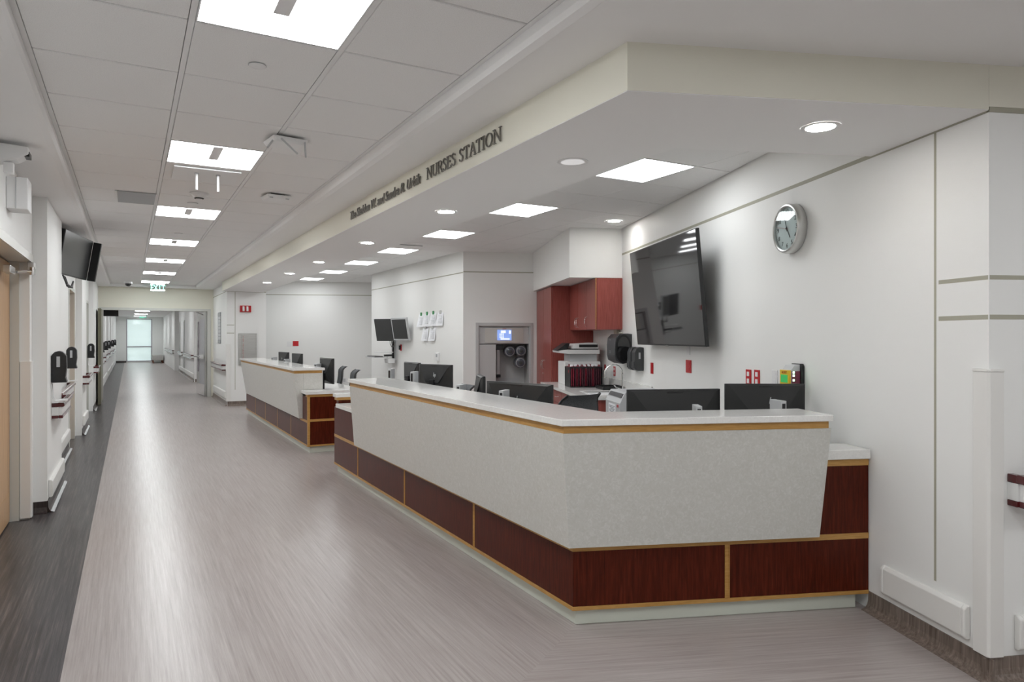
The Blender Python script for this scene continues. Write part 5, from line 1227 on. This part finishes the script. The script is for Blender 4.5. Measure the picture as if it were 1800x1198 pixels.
# local x = +y (away), so text runs toward -x; local y points to the corridor
def glyph_serif(ch):
    """stroke list in a unit box of height 1: (x0,z0,x1,z1,width)"""
    T, H_ = 0.09, 0.04
    sf = lambda x, z: (x - 0.11, z, x + 0.11, z, 'h')
    g = {
     'N': (0.78, [(0.12, 0, 0.12, 1, H_), (0.12, 1, 0.66, 0, T), (0.66, 0, 0.66, 1, H_), sf(0.12, 0), sf(0.08, 1), sf(0.66, 1)]),
     'U': (0.74, [(0.13, 1, 0.13, 0.28, T), (0.13, 0.28, 0.22, 0.06, T), (0.22, 0.06, 0.36, 0.0, 0.08), (0.36, 0.0, 0.52, 0.06, 0.07), (0.52, 0.06, 0.61, 0.28, H_), (0.61, 0.28, 0.61, 1, H_), sf(0.13, 1), sf(0.61, 1)]),
     'R': (0.66, [(0.13, 0, 0.13, 1, T), (0.13, 1, 0.38, 1, H_), (0.38, 1, 0.50, 0.88, T), (0.50, 0.88, 0.50, 0.66, T), (0.50, 0.66, 0.38, 0.53, T), (0.38, 0.53, 0.13, 0.53, H_), (0.32, 0.53, 0.60, 0.0, T), sf(0.13, 0), sf(0.62, 0)]),
     'S': (0.54, [(0.44, 0.80, 0.40, 0.95, H_), (0.40, 0.95, 0.26, 1.0, H_), (0.26, 1.0, 0.12, 0.92, T), (0.12, 0.92, 0.10, 0.74, T), (0.10, 0.74, 0.24, 0.56, T), (0.24, 0.56, 0.40, 0.40, T), (0.40, 0.40, 0.44, 0.24, T), (0.44, 0.24, 0.38, 0.06, T), (0.38, 0.06, 0.24, 0.0, H_), (0.24, 0.0, 0.10, 0.05, H_), (0.10, 0.05, 0.06, 0.22, H_)]),
     'E': (0.58, [(0.13, 0, 0.13, 1, T), (0.13, 1, 0.50, 1, H_), (0.13, 0.52, 0.42, 0.52, H_), (0.13, 0.0, 0.52, 0.0, H_), (0.50, 1, 0.50, 0.84, H_), (0.52, 0, 0.52, 0.16, H_), (0.42, 0.60, 0.42, 0.44, H_), sf(0.10, 0), sf(0.10, 1)]),
     'T': (0.64, [(0.32, 0, 0.32, 1, T), (0.05, 1, 0.59, 1, H_), (0.05, 1, 0.05, 0.82, H_), (0.59, 1, 0.59, 0.82, H_), sf(0.32, 0)]),
     'A': (0.72, [(0.10, 0, 0.36, 1, H_), (0.36, 1, 0.63, 0, T), (0.20, 0.36, 0.53, 0.36, H_), sf(0.10, 0), sf(0.63, 0)]),
     'I': (0.30, [(0.15, 0, 0.15, 1, T), sf(0.15, 0), sf(0.15, 1)]),
     'O': (0.82, [(0.41 + 0.31 * math.cos(2 * PI * k / 16), 0.5 + 0.5 * math.sin(2 * PI * k / 16), 0.41 + 0.31 * math.cos(2 * PI * (k + 1) / 16), 0.5 + 0.5 * math.sin(2 * PI * (k + 1) / 16), H_ + (T - H_) * abs(math.cos(2 * PI * (k + 0.5) / 16))) for k in range(16)]),
    }
    return g[ch]
def serif_letter(ch, x0, hgt, wsc, parent):
    adv, st = glyph_serif(ch); mb = MB()
    for (xa, za, xb, zb, wd) in st:
        if wd == 'h': wd = 0.045
        a = Vector((xa * wsc, za * hgt)); b = Vector((xb * wsc, zb * hgt)); d = (b - a)
        if d.length < 1e-6: continue
        d.normalize(); n = Vector((-d.y, d.x)) * wd * hgt * 0.5; e = d * wd * hgt * 0.25
        q = [a - e + n, a - e - n, b + e - n, b + e + n]
        mb.hexa([(-(x0 + p.x), 0.006, p.y) for p in q], [(-(x0 + p.x), 0.016, p.y) for p in q])
    part('letter', mb, LETTER, parent)
    return adv * wsc
txt = 'NURSES STATION'; hgt = 0.074
tot = sum((glyph_serif(c)[0] if c != ' ' else 0.38) for c in txt)
x = 1.815; wsc = (2.87 - 1.815) / tot
for c in txt:
    if c == ' ': x += 0.38 * wsc; continue
    x += serif_letter(c, x, hgt, wsc, sg)
# donor line in slanted letters
span = 1.70; kx = span / DW[-1]
for i, ch in enumerate(DONOR):
    if ch == ' ': continue
    me = txt_mesh(ch, DSIZE, LETTER, 0.005, 0.22, 'letter')
    xs = [v.co.x for v in me.vertices]; zs = [v.co.y for v in me.vertices]
    for v in me.vertices:
        v.co.x = (v.co.x - max(xs) + DW[i]) * kx
        v.co.y = v.co.y - min(zs)
    o = link('letter', me, sg, False, (0, 0.011, 0)); o.rotation_euler = (PI / 2, 0, PI)
